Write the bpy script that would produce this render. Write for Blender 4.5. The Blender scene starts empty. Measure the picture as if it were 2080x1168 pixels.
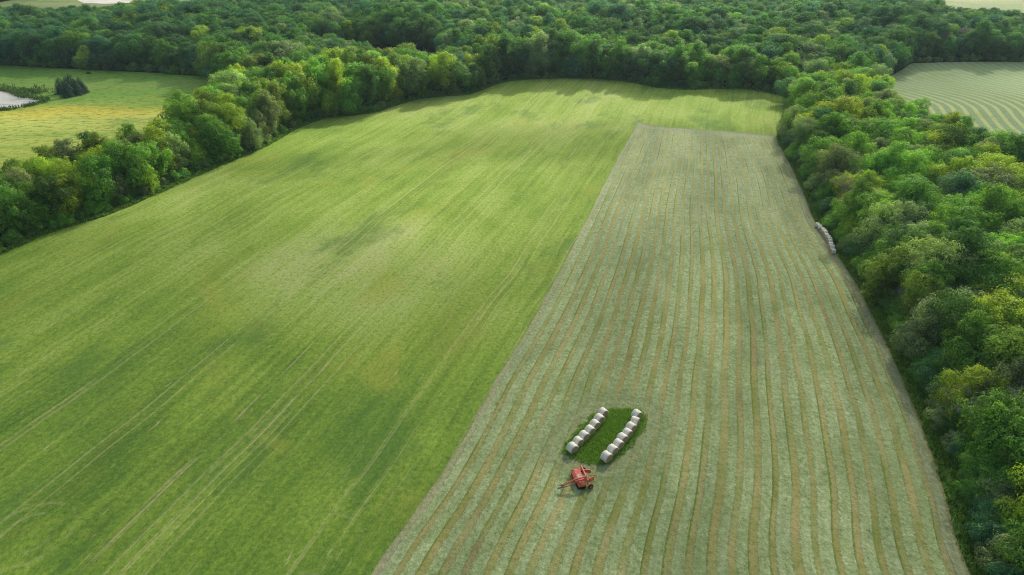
import bpy, math, random
import numpy as np
from mathutils import Vector, Matrix
from mathutils.geometry import delaunay_2d_cdt

random.seed(7)
rng = np.random.default_rng(7)
scene = bpy.context.scene
COL = scene.collection
R = math.radians

# ------------------------------------------------------------------ camera
FPX, CAM_H, PITCH = 1387.0, 72.0, R(28.5)
cam_d = bpy.data.cameras.new('camera')
cam = bpy.data.objects.new('camera', cam_d)
COL.objects.link(cam)
cam.location = (0, 0, CAM_H)
cam.rotation_euler = (R(90) - PITCH, 0, 0)
cam_d.sensor_width = 36.0
cam_d.lens = 36.0 * FPX / 2080.0
cam_d.clip_start = 1.0
cam_d.clip_end = 6000.0
scene.camera = cam

# ------------------------------------------------------------------ terrain
HILLS = [(8, 60, 445, 170, 32), (3, -230, 470, 120, 45), (4, 250, 470, 80, 45), (10, 60, 640, 170, 60), (2.0, 40, 345, 60, 30), (1.2, -70, 200, 60, 50)]


def hgt(x, y):
    x = np.asarray(x, float); y = np.asarray(y, float)
    z = 0.6 * np.sin(.021 * x + .6) * np.sin(.017 * y + .4) + .45 * np.sin(.04 * y - .018 * x)
    for a, cx, cy, sx, sy in HILLS:
        z = z + a * np.exp(-((x - cx) / sx) ** 2 / 2 - ((y - cy) / sy) ** 2 / 2)
    return z


def h1(x, y):
    return float(hgt(x, y))


def at(px, py, dz=0.0):
    """ground point the photograph shows at a pixel of its 2080 x 1168 frame"""
    a = (px - 1040) / FPX; b = -(py - 584) / FPX
    d = np.array((a, math.cos(PITCH) + b * math.sin(PITCH), -math.sin(PITCH) + b * math.cos(PITCH)))
    t = 30.0; step = 2.0
    o = np.array((0, 0, CAM_H))
    while t < 3000:
        p = o + d * t
        if p[2] < h1(p[0], p[1]) + dz:
            break
        t += step
    lo, hi = t - step, t
    for _ in range(25):
        m = (lo + hi) / 2; p = o + d * m
        if p[2] < h1(p[0], p[1]) + dz: hi = m
        else: lo = m
    return (p[0], p[1])


def ats(pts, dz=0.0):
    return [at(x, y, dz) for x, y in pts]


def smooth_poly(pts, n):
    """Catmull-Rom through the points, n samples by arc length"""
    P = np.array(pts, float)
    E = np.vstack([2 * P[0] - P[1], P, 2 * P[-1] - P[-2]])
    out = []
    for i in range(1, len(E) - 2):
        p0, p1, p2, p3 = E[i - 1:i + 3]
        for t in np.linspace(0, 1, 24, endpoint=False):
            out.append(.5 * ((2 * p1) + (-p0 + p2) * t + (2 * p0 - 5 * p1 + 4 * p2 - p3) * t * t + (-p0 + 3 * p1 - 3 * p2 + p3) * t ** 3))
    out.append(P[-1]); out = np.array(out)
    s = np.r_[0, np.cumsum(np.hypot(*np.diff(out, axis=0).T))]
    q = np.linspace(0, s[-1], n)
    return np.c_[np.interp(q, s, out[:, 0]), np.interp(q, s, out[:, 1])]


def inside(P, poly):
    P = np.asarray(P, float); poly = np.asarray(poly, float)
    x, y = P[:, 0], P[:, 1]; r = np.zeros(len(P), bool)
    j = len(poly) - 1
    for i in range(len(poly)):
        xi, yi = poly[i]; xj, yj = poly[j]
        if yi != yj:
            c = ((yi > y) != (yj > y)) & (x < (xj - xi) * (y - yi) / (yj - yi) + xi)
            r ^= c
        j = i
    return r


def dist_line(P, line, closed=False):
    P = np.asarray(P, float); L = np.asarray(line, float)
    if closed: L = np.vstack([L, L[:1]])
    best = np.full(len(P), 1e9); along = np.zeros(len(P)); acc = 0.0
    for a, b in zip(L[:-1], L[1:]):
        ab = b - a; l2 = (ab ** 2).sum()
        if l2 < 1e-9: continue
        t = np.clip(((P - a) @ ab) / l2, 0, 1)
        d = np.hypot(*(P - (a + t[:, None] * ab)).T)
        m = d < best
        best[m] = d[m]; along[m] = acc + t[m] * math.sqrt(l2)
        acc += math.sqrt(l2)
    return best, along


# ------------------------------------------------------------------ outlines read off the photograph
left_px = [(0, 520), (100, 475), (215, 440), (300, 405), (400, 360), (480, 325), (540, 300), (600, 265), (650, 245), (690, 238), (760, 230),
           (800, 217), (850, 203), (900, 197), (950, 193), (985, 182), (1010, 172), (1060, 163), (1170, 160), (1260, 165), (1330, 178),
           (1400, 183), (1470, 181), (1530, 184), (1588, 196)]
right_px = [(1966, 1160), (1920, 1010), (1890, 920), (1865, 850), (1830, 768), (1800, 700), (1770, 640), (1740, 580), (1700, 520),
            (1655, 450), (1630, 390), (1602, 330), (1578, 284)]
hayl_px = [(755, 1168), (880, 990), (960, 860), (1010, 770), (1060, 690), (1120, 585), (1180, 470), (1230, 370), (1265, 305), (1297, 249)]
haytop_px = [(1297, 249), (1340, 257), (1430, 264), (1500, 269), (1572, 276)]
L_edge = ats(left_px); R_edge = ats(right_px); HL = ats(hayl_px); HT = ats(haytop_px)
L_ext = [(-152, 85), (-138, 118)]
fieldL = smooth_poly(L_ext + L_edge, 190)
fieldR = smooth_poly([(49, 15), (53.5, 36)] + R_edge + [at(1590, 232)], 120)
field_poly = np.vstack([fieldL, fieldR[::-1], [(-150, 15)]])
isl_z = [(318, 640), (345, 585), (640, 292), (750, 262), (900, 256), (1010, 260), (1095, 290), (1132, 350), (1112, 440), (1010, 570), (905, 690), (800, 782),
         (700, 810), (560, 797), (420, 752), (335, 695)]
island = smooth_poly([at(1080 + x / 4.866, 780 + y / 4.866) for x, y in isl_z + isl_z[:1]], 70)[:-1]
meadow_back = ats([(-180, 127), (0, 132), (100, 138), (200, 143), (330, 149), (430, 157)])
meadow_poly = np.array(meadow_back + [(-146, 338), (-128, 312), (-119, 285), (-115, 258), (-119, 227), (-123, 202), (-129, 190), (-142, 165), (-152, 143), (-185, 110), (-420, 110), (-460, 330)])
pond_poly = smooth_poly(ats([(-120, 190), (-30, 185), (10, 186), (30, 190), (40, 197), (78, 203), (82, 208), (60, 214), (20, 221), (-30, 226), (-140, 222)]) + ats([(-120, 190)]), 60)[:-1]
rfield_poly = np.array([(164, 214), (160, 255), (162, 300), (172, 335), at(1832, 142), at(1850, 129), at(1950, 126), at(2080, 126), (470, 402), (480, 168), (230, 172), (180, 190)])
ffield_poly = np.array([(322, 635), (338, 560), (352, 495), (375, 445), (900, 430), (900, 1000), (440, 1000), (405, 760)])
marsh_poly = np.array([(-460, 560), (-330, 545), (-270, 600), (-275, 640), (-290, 760), (-330, 800), (-480, 800), (-500, 640)])
clear_poly = np.array([(-66, 352), (-40, 350), (-30, 362), (-40, 405), (-95, 420), (-112, 404), (-92, 392), (-72, 372)])


# ------------------------------------------------------------------ node helpers
class NT:
    def __init__(self, name):
        self.m = bpy.data.materials.new(name); self.m.use_nodes = True
        self.t = self.m.node_tree; self.t.nodes.clear()
        self.out = self.t.nodes.new('ShaderNodeOutputMaterial')

    def n(self, typ, **kw):
        nd = self.t.nodes.new(typ)
        for k, v in kw.items(): setattr(nd, k, v)
        return nd

    def put(self, sock, v):
        if isinstance(v, bpy.types.NodeSocket): self.t.links.new(v, sock)
        elif v is not None:
            if sock.type == 'RGBA' and len(v) == 3: v = (*v, 1)
            sock.default_value = v

    def math(self, op, a, b=None, c=None, clamp=False):
        nd = self.n('ShaderNodeMath', operation=op, use_clamp=clamp)
        for s, v in zip(nd.inputs, (a, b, c)):
            if v is not None: self.put(s, v)
        return nd.outputs[0]

    def mix(self, f, a, b, blend='MIX'):
        nd = self.n('ShaderNodeMix', data_type='RGBA', blend_type=blend)
        self.put(nd.inputs[0], f); self.put(nd.inputs[6], a); self.put(nd.inputs[7], b)
        return nd.outputs[2]

    def step(self, v, lo, hi, smooth=True):
        nd = self.n('ShaderNodeMapRange', interpolation_type='SMOOTHSTEP' if smooth else 'LINEAR')
        self.put(nd.inputs[0], v); nd.inputs[1].default_value = lo; nd.inputs[2].default_value = hi
        nd.inputs[3].default_value = 0; nd.inputs[4].default_value = 1
        return nd.outputs[0]

    def xyz(self, x, y, z=0.0):
        nd = self.n('ShaderNodeCombineXYZ')
        for s, v in zip(nd.inputs, (x, y, z)): self.put(s, v)
        return nd.outputs[0]

    def sep(self, v):
        nd = self.n('ShaderNodeSeparateXYZ'); self.put(nd.inputs[0], v); return nd.outputs

    def noise(self, vec, scale=1.0, detail=3.0, rough=.55, dist=0.0):
        nd = self.n('ShaderNodeTexNoise')
        self.put(nd.inputs['Vector'], vec); nd.inputs['Scale'].default_value = scale
        nd.inputs['Detail'].default_value = detail; nd.inputs['Roughness'].default_value = rough
        nd.inputs['Distortion'].default_value = dist
        return nd.outputs[0]

    def white(self, v):
        nd = self.n('ShaderNodeTexWhiteNoise', noise_dimensions='1D'); self.put(nd.inputs['W'], v); return nd.outputs[0]

    def ramp(self, f, stops, interp='LINEAR'):
        nd = self.n('ShaderNodeValToRGB'); self.put(nd.inputs[0], f); cr = nd.color_ramp; cr.interpolation = interp
        while len(cr.elements) < len(stops): cr.elements.new(.5)
        for e, (p, c) in zip(cr.elements, stops): e.position = p; e.color = (*c, 1)
        return nd.outputs[0]

    def attr(self, name, typ='GEOMETRY'):
        nd = self.n('ShaderNodeAttribute', attribute_type=typ); nd.attribute_name = name; return nd.outputs

    def pos(self):
        return self.n('ShaderNodeTexCoord').outputs['Object']

    def finish(self, color, rough=.9, spec=.15, bump=None, bump_d=.1, bump_s=.6, metal=0.0):
        b = self.n('ShaderNodeBsdfPrincipled')
        self.put(b.inputs['Base Color'], color); self.put(b.inputs['Roughness'], rough)
        b.inputs['Specular IOR Level'].default_value = spec; b.inputs['Metallic'].default_value = metal
        if bump is not None:
            bn = self.n('ShaderNodeBump'); bn.inputs['Strength'].default_value = bump_s; bn.inputs['Distance'].default_value = bump_d
            self.put(bn.inputs['Height'], bump); self.put(b.inputs['Normal'], bn.outputs[0])
        self.put(self.out.inputs[0], b.outputs[0])
        return self.m


def streak_coords(t, ang=18.07):
    x, y, z = t.sep(t.pos())
    c, s = math.cos(R(ang)), math.sin(R(ang))
    S = t.math('SUBTRACT', t.math('MULTIPLY', x, c), t.math('MULTIPLY', y, s))
    T = t.math('ADD', t.math('MULTIPLY', x, s), t.math('MULTIPLY', y, c))
    return S, T


def mat_green_field():
    t = NT('green_field'); p = t.pos(); S, T = streak_coords(t)
    wob = t.math('MULTIPLY', t.math('SUBTRACT', t.noise(t.xyz(t.math('MULTIPLY', S, .004), T), .016, 2), .5), 5.0)
    # the lines bend to the left-hand tree line far back
    S = t.math('ADD', S, wob)
    big = t.noise(p, .018, 4, .6, .6)
    mid = t.noise(t.xyz(t.math('MULTIPLY', S, .11), t.math('MULTIPLY', T, .03)), 1, 4, .6)
    strk = t.noise(t.xyz(t.math('MULTIPLY', S, .75), t.math('MULTIPLY', T, .016)), 1, 5, .62)
    fine = t.noise(p, 1.5, 4, .75)
    tuft = t.noise(t.xyz(t.math('MULTIPLY', S, 1.0), t.math('MULTIPLY', T, .6)), 1.6, 3, .7)
    v = t.math('ADD', t.math('MULTIPLY', big, .55), t.math('ADD', t.math('MULTIPLY', mid, .45), t.math('MULTIPLY', strk, .44)))
    v = t.math('ADD', v, t.math('MULTIPLY', t.math('SUBTRACT', fine, .5), .64))
    px_, py_, pz_ = t.sep(p)
    def blob(cx, cy, rx, ry):
        a = t.math('DIVIDE', t.math('SUBTRACT', px_, cx), rx); b = t.math('DIVIDE', t.math('SUBTRACT', py_, cy), ry)
        return t.step(t.math('ADD', t.math('ADD', t.math('MULTIPLY', a, a), t.math('MULTIPLY', b, b)), t.math('MULTIPLY', t.math('SUBTRACT', big, .5), 2.2)), 1.5, .1)
    v = t.math('ADD', v, t.math('MULTIPLY', blob(-34, 142, 28, 30), .17))
    v = t.math('ADD', v, t.math('MULTIPLY', blob(10, 290, 70, 45), .12))
    v = t.math('SUBTRACT', v, t.math('MULTIPLY', t.step(py_, 140, 70), .12))
    v = t.math('ADD', v, .005)
    col = t.ramp(v, [(.44, (.090, .172, .028)), (.58, (.150, .258, .034)), (.71, (.230, .345, .046)), (.86, (.33, .435, .090)), (1.0, (.43, .49, .17))])
    # yellowish and olive patches
    pat = t.step(t.noise(p, .03, 4, .6, 1.0), .56, .70)
    col = t.mix(t.math('MULTIPLY', pat, .5), col, (.34, .37, .06))
    oli = t.step(t.noise(t.xyz(t.math('MULTIPLY', S, .05), t.math('MULTIPLY', T, .016)), 1, 4, .6), .55, .72)
    col = t.mix(t.math('MULTIPLY', oli, .40), col, (.25, .265, .042))
    dk = t.step(t.noise(t.xyz(t.math('MULTIPLY', S, .050), t.math('MULTIPLY', T, .024)), 1, 6, .68), .52, .66)
    col = t.mix(t.math('MULTIPLY', dk, .55), col, (.075, .172, .034))
    # thin straw-coloured wheel and swath lines
    ln = t.noise(t.xyz(t.math('MULTIPLY', S, 1.3), t.math('MULTIPLY', T, .010)), 1, 3, .6)
    brk = t.step(t.noise(t.xyz(t.math('MULTIPLY', S, .2), t.math('MULTIPLY', T, .05)), 1, 5, .7), .40, .58)
    lnm = t.math('MULTIPLY', t.step(ln, .575, .70), brk)
    col = t.mix(t.math('MULTIPLY', lnm, .62), col, (.48, .45, .20))
    for s0, w, k in ((-87.0, .36, .42), (-84.8, .32, .34), (-66.5, .32, .40), (-64.3, .36, .44), (-61.5, .3, .34), (-100.5, .35, .35), (-44.0, .3, .3), (-33, .25, .3)):
        d = t.math('ABSOLUTE', t.math('SUBTRACT', S, s0))
        m = t.math('MULTIPLY', t.step(d, w, .05), t.step(t.noise(t.xyz(s0, t.math('MULTIPLY', T, .06)), 1, 5, .75), .30, .52))
        col = t.mix(t.math('MULTIPLY', m, k * .9), col, (.50, .46, .22))
    # bare straw flecks
    fl = t.step(t.noise(t.xyz(t.math('MULTIPLY', S, .8), t.math('MULTIPLY', T, .13)), 1, 4, .65), .655, .72)
    col = t.mix(t.math('MULTIPLY', fl, .7), col, (.52, .44, .24))
    # curved turning marks
    for cx, cy, rad in ((*at(60, 1085), 5.6), (*at(60, 1085), 3.6), (*at(655, 1105), 5.0), (*at(560, 480), 6.5)):
        dx = t.math('SUBTRACT', px_, cx); dy = t.math('SUBTRACT', py_, cy)
        rr = t.math('SQRT', t.math('ADD', t.math('MULTIPLY', dx, dx), t.math('MULTIPLY', dy, dy)))
        dd = t.math('ABSOLUTE', t.math('SUBTRACT', rr, t.math('ADD', rad - .9, t.math('MULTIPLY', big, 1.8))))
        m = t.math('MULTIPLY', t.step(dd, .42, .10), t.step(t.noise(p, .16, 4, .7), .44, .60))
        col = t.mix(t.math('MULTIPLY', m, .28), col, (.42, .43, .19))
    col = t.mix(t.math('MULTIPLY', t.step(tuft, .52, .30), .45), col, (.065, .125, .022))
    return t.finish(col, .95, .08, tuft, .16, .75)


def mat_hay():
    t = NT('mown_hay'); p = t.pos()
    uv = t.attr('lay')[1]; u, v, isl = t.sep(uv)      # u across in swaths, v metres along, isl metres from the uncut strip
    wob = t.math('MULTIPLY', t.math('SUBTRACT', t.noise(t.xyz(t.math('MULTIPLY', u, .12), t.math('MULTIPLY', v, .018)), 1, 2), .5), .75)
    wob2 = t.math('MULTIPLY', t.math('SUBTRACT', t.noise(t.xyz(t.math('MULTIPLY', u, 1.3), t.math('MULTIPLY', v, .030)), 1, 2), .5), .10)
    s = t.math('ADD', u, t.math('ADD', wob, wob2))
    fl = t.math('FLOOR', s); f = t.math('SUBTRACT', s, fl)
    r1 = t.white(fl)
    speck = t.noise(t.xyz(t.math('MULTIPLY', t.sep(p)[0], 1.0), t.math('MULTIPLY', t.sep(p)[1], .8)), 1.7, 5, .72); clump = t.noise(p, .55, 4, .65); lng = t.noise(t.xyz(t.math('MULTIPLY', u, 3.5), t.math('MULTIPLY', v, .07)), 1, 4, .6)
    fine = t.noise(p, 5.0, 2, .7)
    sw = t.ramp(t.math('ADD', t.math('MULTIPLY', speck, .75), t.math('ADD', t.math('MULTIPLY', clump, .35), t.math('MULTIPLY', t.math('SUBTRACT', fine, .5), .25))),
                [(.36, (.095, .140, .044)), (.46, (.215, .285, .108)), (.60, (.335, .415, .190)), (.74, (.54, .59, .35))])
    sw = t.mix(t.math('MULTIPLY', t.step(lng, .42, .68), .35), sw, (.43, .485, .31))
    sw = t.mix(t.math('MULTIPLY', t.step(t.noise(p, .06, 4, .6), .46, .68), .45), sw, (.165, .23, .08))
    # the stubble line between swaths: green edge, then straw brown
    ls = t.noise(t.xyz(fl, t.math('MULTIPLY', v, .045)), 1, 4, .7)
    tan = t.mix(t.step(ls, .36, .62), (.235, .265, .058), (.400, .345, .140))
    tan = t.mix(t.math('MULTIPLY', t.step(t.noise(t.xyz(t.math('MULTIPLY', fl, 3.1), t.math('MULTIPLY', v, .03)), 1, 3, .7), .58, .70), .8), tan, (.27, .185, .09))
    tan = t.mix(t.math('MULTIPLY', t.step(speck, .55, .35), .45), tan, (.15, .15, .05))
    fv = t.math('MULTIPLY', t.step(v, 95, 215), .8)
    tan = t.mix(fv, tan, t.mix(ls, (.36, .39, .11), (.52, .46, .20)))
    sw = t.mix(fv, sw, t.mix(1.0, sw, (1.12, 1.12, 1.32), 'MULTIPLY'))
    wid = t.math('ADD', .29, t.math('MULTIPLY', r1, .16))
    edge = t.math('MULTIPLY', t.math('SUBTRACT', t.noise(p, 1.8, 5, .8), .5), .46)
    fe = t.math('ADD', f, edge)
    k1 = t.math('MULTIPLY', t.step(fe, .0, .07), t.step(t.math('SUBTRACT', fe, wid), .09, .0))
    kg = t.math('MULTIPLY', t.step(fe, -.08, .0), t.step(fe, .13, .06))
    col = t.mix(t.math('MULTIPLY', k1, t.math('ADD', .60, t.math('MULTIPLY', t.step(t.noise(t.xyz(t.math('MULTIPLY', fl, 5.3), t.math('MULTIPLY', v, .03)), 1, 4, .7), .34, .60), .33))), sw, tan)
    grn = t.step(t.noise(t.xyz(t.math('MULTIPLY', fl, 1.7), t.math('MULTIPLY', v, .025)), 1, 4, .7), .44, .60)
    col = t.mix(t.math('MULTIPLY', t.math('MULTIPLY', kg, grn), .85), col, (.150, .215, .032))
    # fainter wheel lines inside each swath
    f3 = t.math('ABSOLUTE', t.math('SUBTRACT', f, .62))
    col = t.mix(t.math('MULTIPLY', t.step(f3, .10, .02), t.math('MULTIPLY', t.step(lng, .45, .6), .35)), col, (.27, .30, .10))
    tone = t.step(t.noise(t.xyz(t.math('MULTIPLY', u, .16), t.math('MULTIPLY', v, .013)), 1, 4, .6), .36, .64)
    col = t.mix(.42, col, t.mix(1.0, col, t.mix(tone, (.62, .66, .55), (1.36, 1.32, 1.20)), 'MULTIPLY'))
    # green missed patches
    ms = t.math('MULTIPLY', t.step(t.noise(p, .11, 5, .7, 1.5), .63, .70), .5)
    col = t.mix(ms, col, (.16, .25, .05))
    # bare grey headland down the right-hand edge and along the top
    hr = t.math('MULTIPLY', t.step(t.math('ADD', u, t.math('MULTIPLY', edge, 2.0)), 25.9, 26.4), .45)
    hcol = t.mix(t.step(t.noise(t.xyz(t.math('MULTIPLY', u, 6), t.math('MULTIPLY', v, .15)), 1, 5, .7), .3, .7), (.185, .185, .13), (.34, .33, .235))
    hcol = t.mix(t.math('MULTIPLY', t.step(speck, .60, .40), .45), hcol, (.11, .125, .06))
    col = t.mix(hr, col, hcol)
    re = t.step(t.math('ADD', u, edge), 26.75, 26.92)
    col = t.mix(t.math('MULTIPLY', re, .7), col, (.24, .20, .08))
    vt = t.attr('top')[2]
    tb = t.math('MULTIPLY', t.step(t.math('ADD', vt, t.math('MULTIPLY', edge, 16)), 10, 3), .5)
    rows = t.noise(t.xyz(t.math('MULTIPLY', u, .06), t.math('MULTIPLY', vt, .65)), 1, 4, .65)
    tcol = t.ramp(rows, [(.3, (.22, .26, .14)), (.5, (.37, .39, .26)), (.66, (.46, .465, .33))])
    tcol = t.mix(t.math('MULTIPLY', t.step(speck, .55, .35), .4), tcol, (.12, .145, .06))
    col = t.mix(tb, col, tcol)
    col = t.mix(t.math('MULTIPLY', t.step(t.math('ADD', vt, t.math('MULTIPLY', edge, 14)), 2.6, .3), .75), col, (.20, .28, .055))
    lf = t.math('MULTIPLY', t.step(t.math('ADD', u, t.math('MULTIPLY', edge, 2.0)), .85, .15), .42)
    col = t.mix(lf, col, t.mix(t.step(speck, .35, .65), (.27, .31, .18), (.46, .48, .35)))
    # turning marks round the uncut strip
    iw = t.math('ADD', isl, t.math('MULTIPLY', edge, 5.0))
    ring = t.noise(t.xyz(t.math('MULTIPLY', iw, .55), t.math('MULTIPLY', clump, 1.6)), 1, 4, .7)
    icol = t.ramp(ring, [(.30, (.15, .20, .075)), (.44, (.225, .29, .12)), (.56, (.32, .385, .185)), (.66, (.36, .325, .15))])
    icol = t.mix(t.math('MULTIPLY', t.step(speck, .60, .35), .55), icol, (.105, .13, .06))
    icol = t.mix(t.math('MULTIPLY', t.math('MULTIPLY', t.step(iw, .0, .5), t.step(iw, 1.2, .3)), .45), icol, t.mix(t.step(clump, .35, .65), (.24, .25, .10), (.44, .37, .19)))
    col = t.mix(t.math('MULTIPLY', t.step(iw, 7.0, 1.5), .72), col, icol)
    bh = t.math('ADD', speck, t.math('MULTIPLY', t.math('SUBTRACT', 1.0, k1), .35))
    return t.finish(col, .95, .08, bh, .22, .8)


def mat_meadow():
    t = NT('meadow_grass'); p = t.pos(); x, y, z = t.sep(p)
    w = t.math('MULTIPLY', t.math('SUBTRACT', t.noise(t.xyz(t.math('MULTIPLY', x, .010), t.math('MULTIPLY', y, .028)), 1, 5, .65), .5), 62)
    yy = t.math('DIVIDE', t.math('SUBTRACT', t.math('ADD', t.math('SUBTRACT', y, t.math('MULTIPLY', x, .10)), w), 200), 200)
    col = t.ramp(yy, [(.0, (.16, .21, .04)), (.12, (.26, .33, .06)), (.24, (.30, .36, .066)), (.36, (.37, .43, .09)), (.46, (.46, .50, .11)), (.52, (.56, .51, .075)), (.60, (.27, .41, .065)), (.70, (.19, .36, .06)), (.80, (.23, .34, .075)), (.90, (.15, .31, .05)), (1, (.11, .25, .042))])
    pa = t.step(t.noise(t.xyz(t.math('MULTIPLY', x, .03), t.math('MULTIPLY', y, .09)), 1, 5, .7), .48, .66)
    col = t.mix(t.math('MULTIPLY', pa, .65), col, (.17, .29, .05))
    pr = t.step(t.noise(t.xyz(t.math('MULTIPLY', x, .022), t.math('MULTIPLY', y, .06)), 1.3, 5, .7), .56, .72)
    col = t.mix(t.math('MULTIPLY', pr, .4), col, (.34, .29, .06))
    sp = t.noise(t.xyz(t.math('MULTIPLY', x, .5), y), .55, 5, .75)
    col = t.mix(t.math('MULTIPLY', t.step(sp, .52, .36), .75), col, (.075, .135, .024))
    hs = t.step(t.noise(t.xyz(t.math('MULTIPLY', x, .10), t.math('MULTIPLY', y, .5)), 1, 4, .7), .60, .72)
    col = t.mix(t.math('MULTIPLY', hs, .6), col, (.085, .15, .028))
    return t.finish(col, .95, .06, sp, .5, .9)


def mat_far_hay():
    t = NT('far_mown_hay'); p = t.pos(); x, y, z = t.sep(p)
    # swaths sweep round in a broad curve
    lay = t.attr('sweep')[2]
    s = t.math('ADD', lay, t.math('MULTIPLY', t.math('SUBTRACT', t.noise(p, .02, 4), .5), 1.0))
    fl = t.math('FLOOR', s); f = t.math('SUBTRACT', s, fl)
    sp = t.noise(p, 1.2, 4, .75)
    sw = t.ramp(sp, [(.3, (.18, .27, .12)), (.55, (.26, .36, .175)), (.75, (.34, .44, .23))])
    k = t.math('MULTIPLY', t.step(f, .0, .12), t.step(f, .52, .38))
    stren = t.math('MULTIPLY', t.step(y, 345, 285), .75)
    col = t.mix(t.math('MULTIPLY', k, t.math('ADD', stren, .30)), sw, (.44, .50, .19))
    y2 = t.step(t.noise(p, .035, 5, .7, 1.0), .53, .68)
    col = t.mix(t.math('MULTIPLY', y2, .5), col, (.23, .29, .075))
    st = t.noise(t.xyz(t.math('MULTIPLY', t.math('ADD', x, y), .25), t.math('MULTIPLY', t.math('SUBTRACT', x, y), .012)), 1, 4, .6)
    col = t.mix(t.math('MULTIPLY', t.step(st, .55, .7), .4), col, (.13, .18, .075))
    return t.finish(col, .95, .06, sp, .2, .6)


def mat_simple_ground(name, c1, c2, scale=.4, c3=None):
    t = NT(name); p = t.pos()
    a = t.noise(p, scale, 5, .7); b = t.noise(p, scale * .08, 4, .6)
    col = t.mix(t.step(a, .35, .65), c1, c2)
    if c3: col = t.mix(t.step(b, .45, .65), col, c3)
    return t.finish(col, .95, .06, a, .3, .7)


def mat_water():
    t = NT('pond_water'); p = t.pos(); x, y, z = t.sep(p)
    a = t.noise(t.xyz(t.math('MULTIPLY', x, .035), t.math('MULTIPLY', y, .14)), 1, 5, .65)
    col = t.ramp(a, [(.34, (.36, .36, .31)), (.46, (.70, .67, .57)), (.7, (.80, .76, .66))])  # bright sky reflection and its darker streaks are painted into the water colour
    return t.finish(col, .28, .5)


def mat_leaf(name, trans=.46, rough=.55):
    t = NT(name)
    tint = t.attr('tint', 'INSTANCER')[0]
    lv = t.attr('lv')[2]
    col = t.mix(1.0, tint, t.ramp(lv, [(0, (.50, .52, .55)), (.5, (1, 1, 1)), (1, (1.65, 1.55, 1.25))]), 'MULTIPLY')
    n2 = t.noise(t.n('ShaderNodeTexCoord').outputs['Object'], .45, 2)
    col = t.mix(t.math('MULTIPLY', t.step(n2, .45, .7), .30), col, t.mix(1.0, col, (1.5, 1.25, .8), 'MULTIPLY'))
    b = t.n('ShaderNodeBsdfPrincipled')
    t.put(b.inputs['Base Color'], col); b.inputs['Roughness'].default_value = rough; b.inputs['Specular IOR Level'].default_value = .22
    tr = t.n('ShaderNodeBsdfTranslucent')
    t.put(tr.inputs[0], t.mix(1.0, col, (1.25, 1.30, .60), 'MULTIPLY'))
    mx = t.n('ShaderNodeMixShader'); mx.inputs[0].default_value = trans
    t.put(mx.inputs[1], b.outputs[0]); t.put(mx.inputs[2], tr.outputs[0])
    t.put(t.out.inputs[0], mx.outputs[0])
    return t.m


def mat_blade(name, c1, c2, c3):
    t = NT(name); lv = t.attr('lv')[2]
    col = t.ramp(lv, [(0, c1), (.55, c2), (1, c3)])
    b = t.n('ShaderNodeBsdfPrincipled'); t.put(b.inputs['Base Color'], col); b.inputs['Roughness'].default_value = .7; b.inputs['Specular IOR Level'].default_value = .15
    tr = t.n('ShaderNodeBsdfTranslucent'); t.put(tr.inputs[0], col)
    mx = t.n('ShaderNodeMixShader'); mx.inputs[0].default_value = .3
    t.put(mx.inputs[1], b.outputs[0]); t.put(mx.inputs[2], tr.outputs[0]); t.put(t.out.inputs[0], mx.outputs[0])
    return t.m


def mat_noise(name, c1, c2, scale=3., rough=.8, spec=.2, bump=.03, metal=0., stretch=(1, 1, 1)):
    t = NT(name); p = t.pos(); x, y, z = t.sep(p)
    a = t.noise(t.xyz(t.math('MULTIPLY', x, stretch[0]), t.math('MULTIPLY', y, stretch[1]), t.math('MULTIPLY', z, stretch[2])), scale, 4, .65)
    return t.finish(t.mix(t.step(a, .35, .65), c1, c2), rough, spec, a, bump, .5, metal)


M = dict(
    field=mat_green_field(), hay=mat_hay(), meadow=mat_meadow(), farhay=mat_far_hay(), water=mat_water(),
    floor=mat_simple_ground('woodland_floor', (.020, .034, .012), (.035, .055, .018), .3, (.05, .06, .025)),
    verge=mat_simple_ground('rough_verge', (.10, .215, .034), (.18, .31, .05), .6, (.13, .24, .04)),
    farfield=mat_simple_ground('far_pasture', (.20, .27, .12), (.25, .31, .15), .05, (.29, .33, .17)),
    marsh=mat_simple_ground('marsh_grass', (.12, .18, .06), (.17, .23, .08), .06, (.21, .25, .10)),
    clear=mat_simple_ground('clearing_grass', (.15, .20, .04), (.21, .25, .05), .2, (.18, .23, .05)),
    leaf=mat_leaf('foliage'), needle=mat_leaf('needles', .10, .6),
    bark=mat_noise('grey_bark', (.12, .10, .085), (.24, .21, .18), 2., .9, .1, .05, stretch=(2, 2, .5)),
    dead=mat_noise('weathered_dead_wood', (.25, .24, .245), (.44, .42, .42), 2., .9, .1, .03, stretch=(2, 2, .5)),
    grass=mat_blade('verge_grass_blades', (.085, .20, .026), (.17, .32, .040), (.30, .41, .08)),
    uncut=mat_blade('uncut_hay_plants', (.14, .31, .038), (.25, .46, .052), (.42, .62, .095)),
    reed=mat_blade('reed_blades', (.06, .14, .03), (.11, .21, .045), (.20, .25, .08)),
)


# ------------------------------------------------------------------ object helpers
def kids(o):
    return [c for c in o.children]


def obj(name, me, parent=None, mat=None):
    o = bpy.data.objects.new(name, me); COL.objects.link(o)
    if mat and me and len(me.materials) == 0: me.materials.append(mat)
    if parent: o.parent = parent
    return o


def tag(o, label=None, cat=None, group=None, kind=None):
    if label: o['label'] = label
    if cat: o['category'] = cat
    if group: o['group'] = group
    if kind: o['kind'] = kind
    return o


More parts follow.
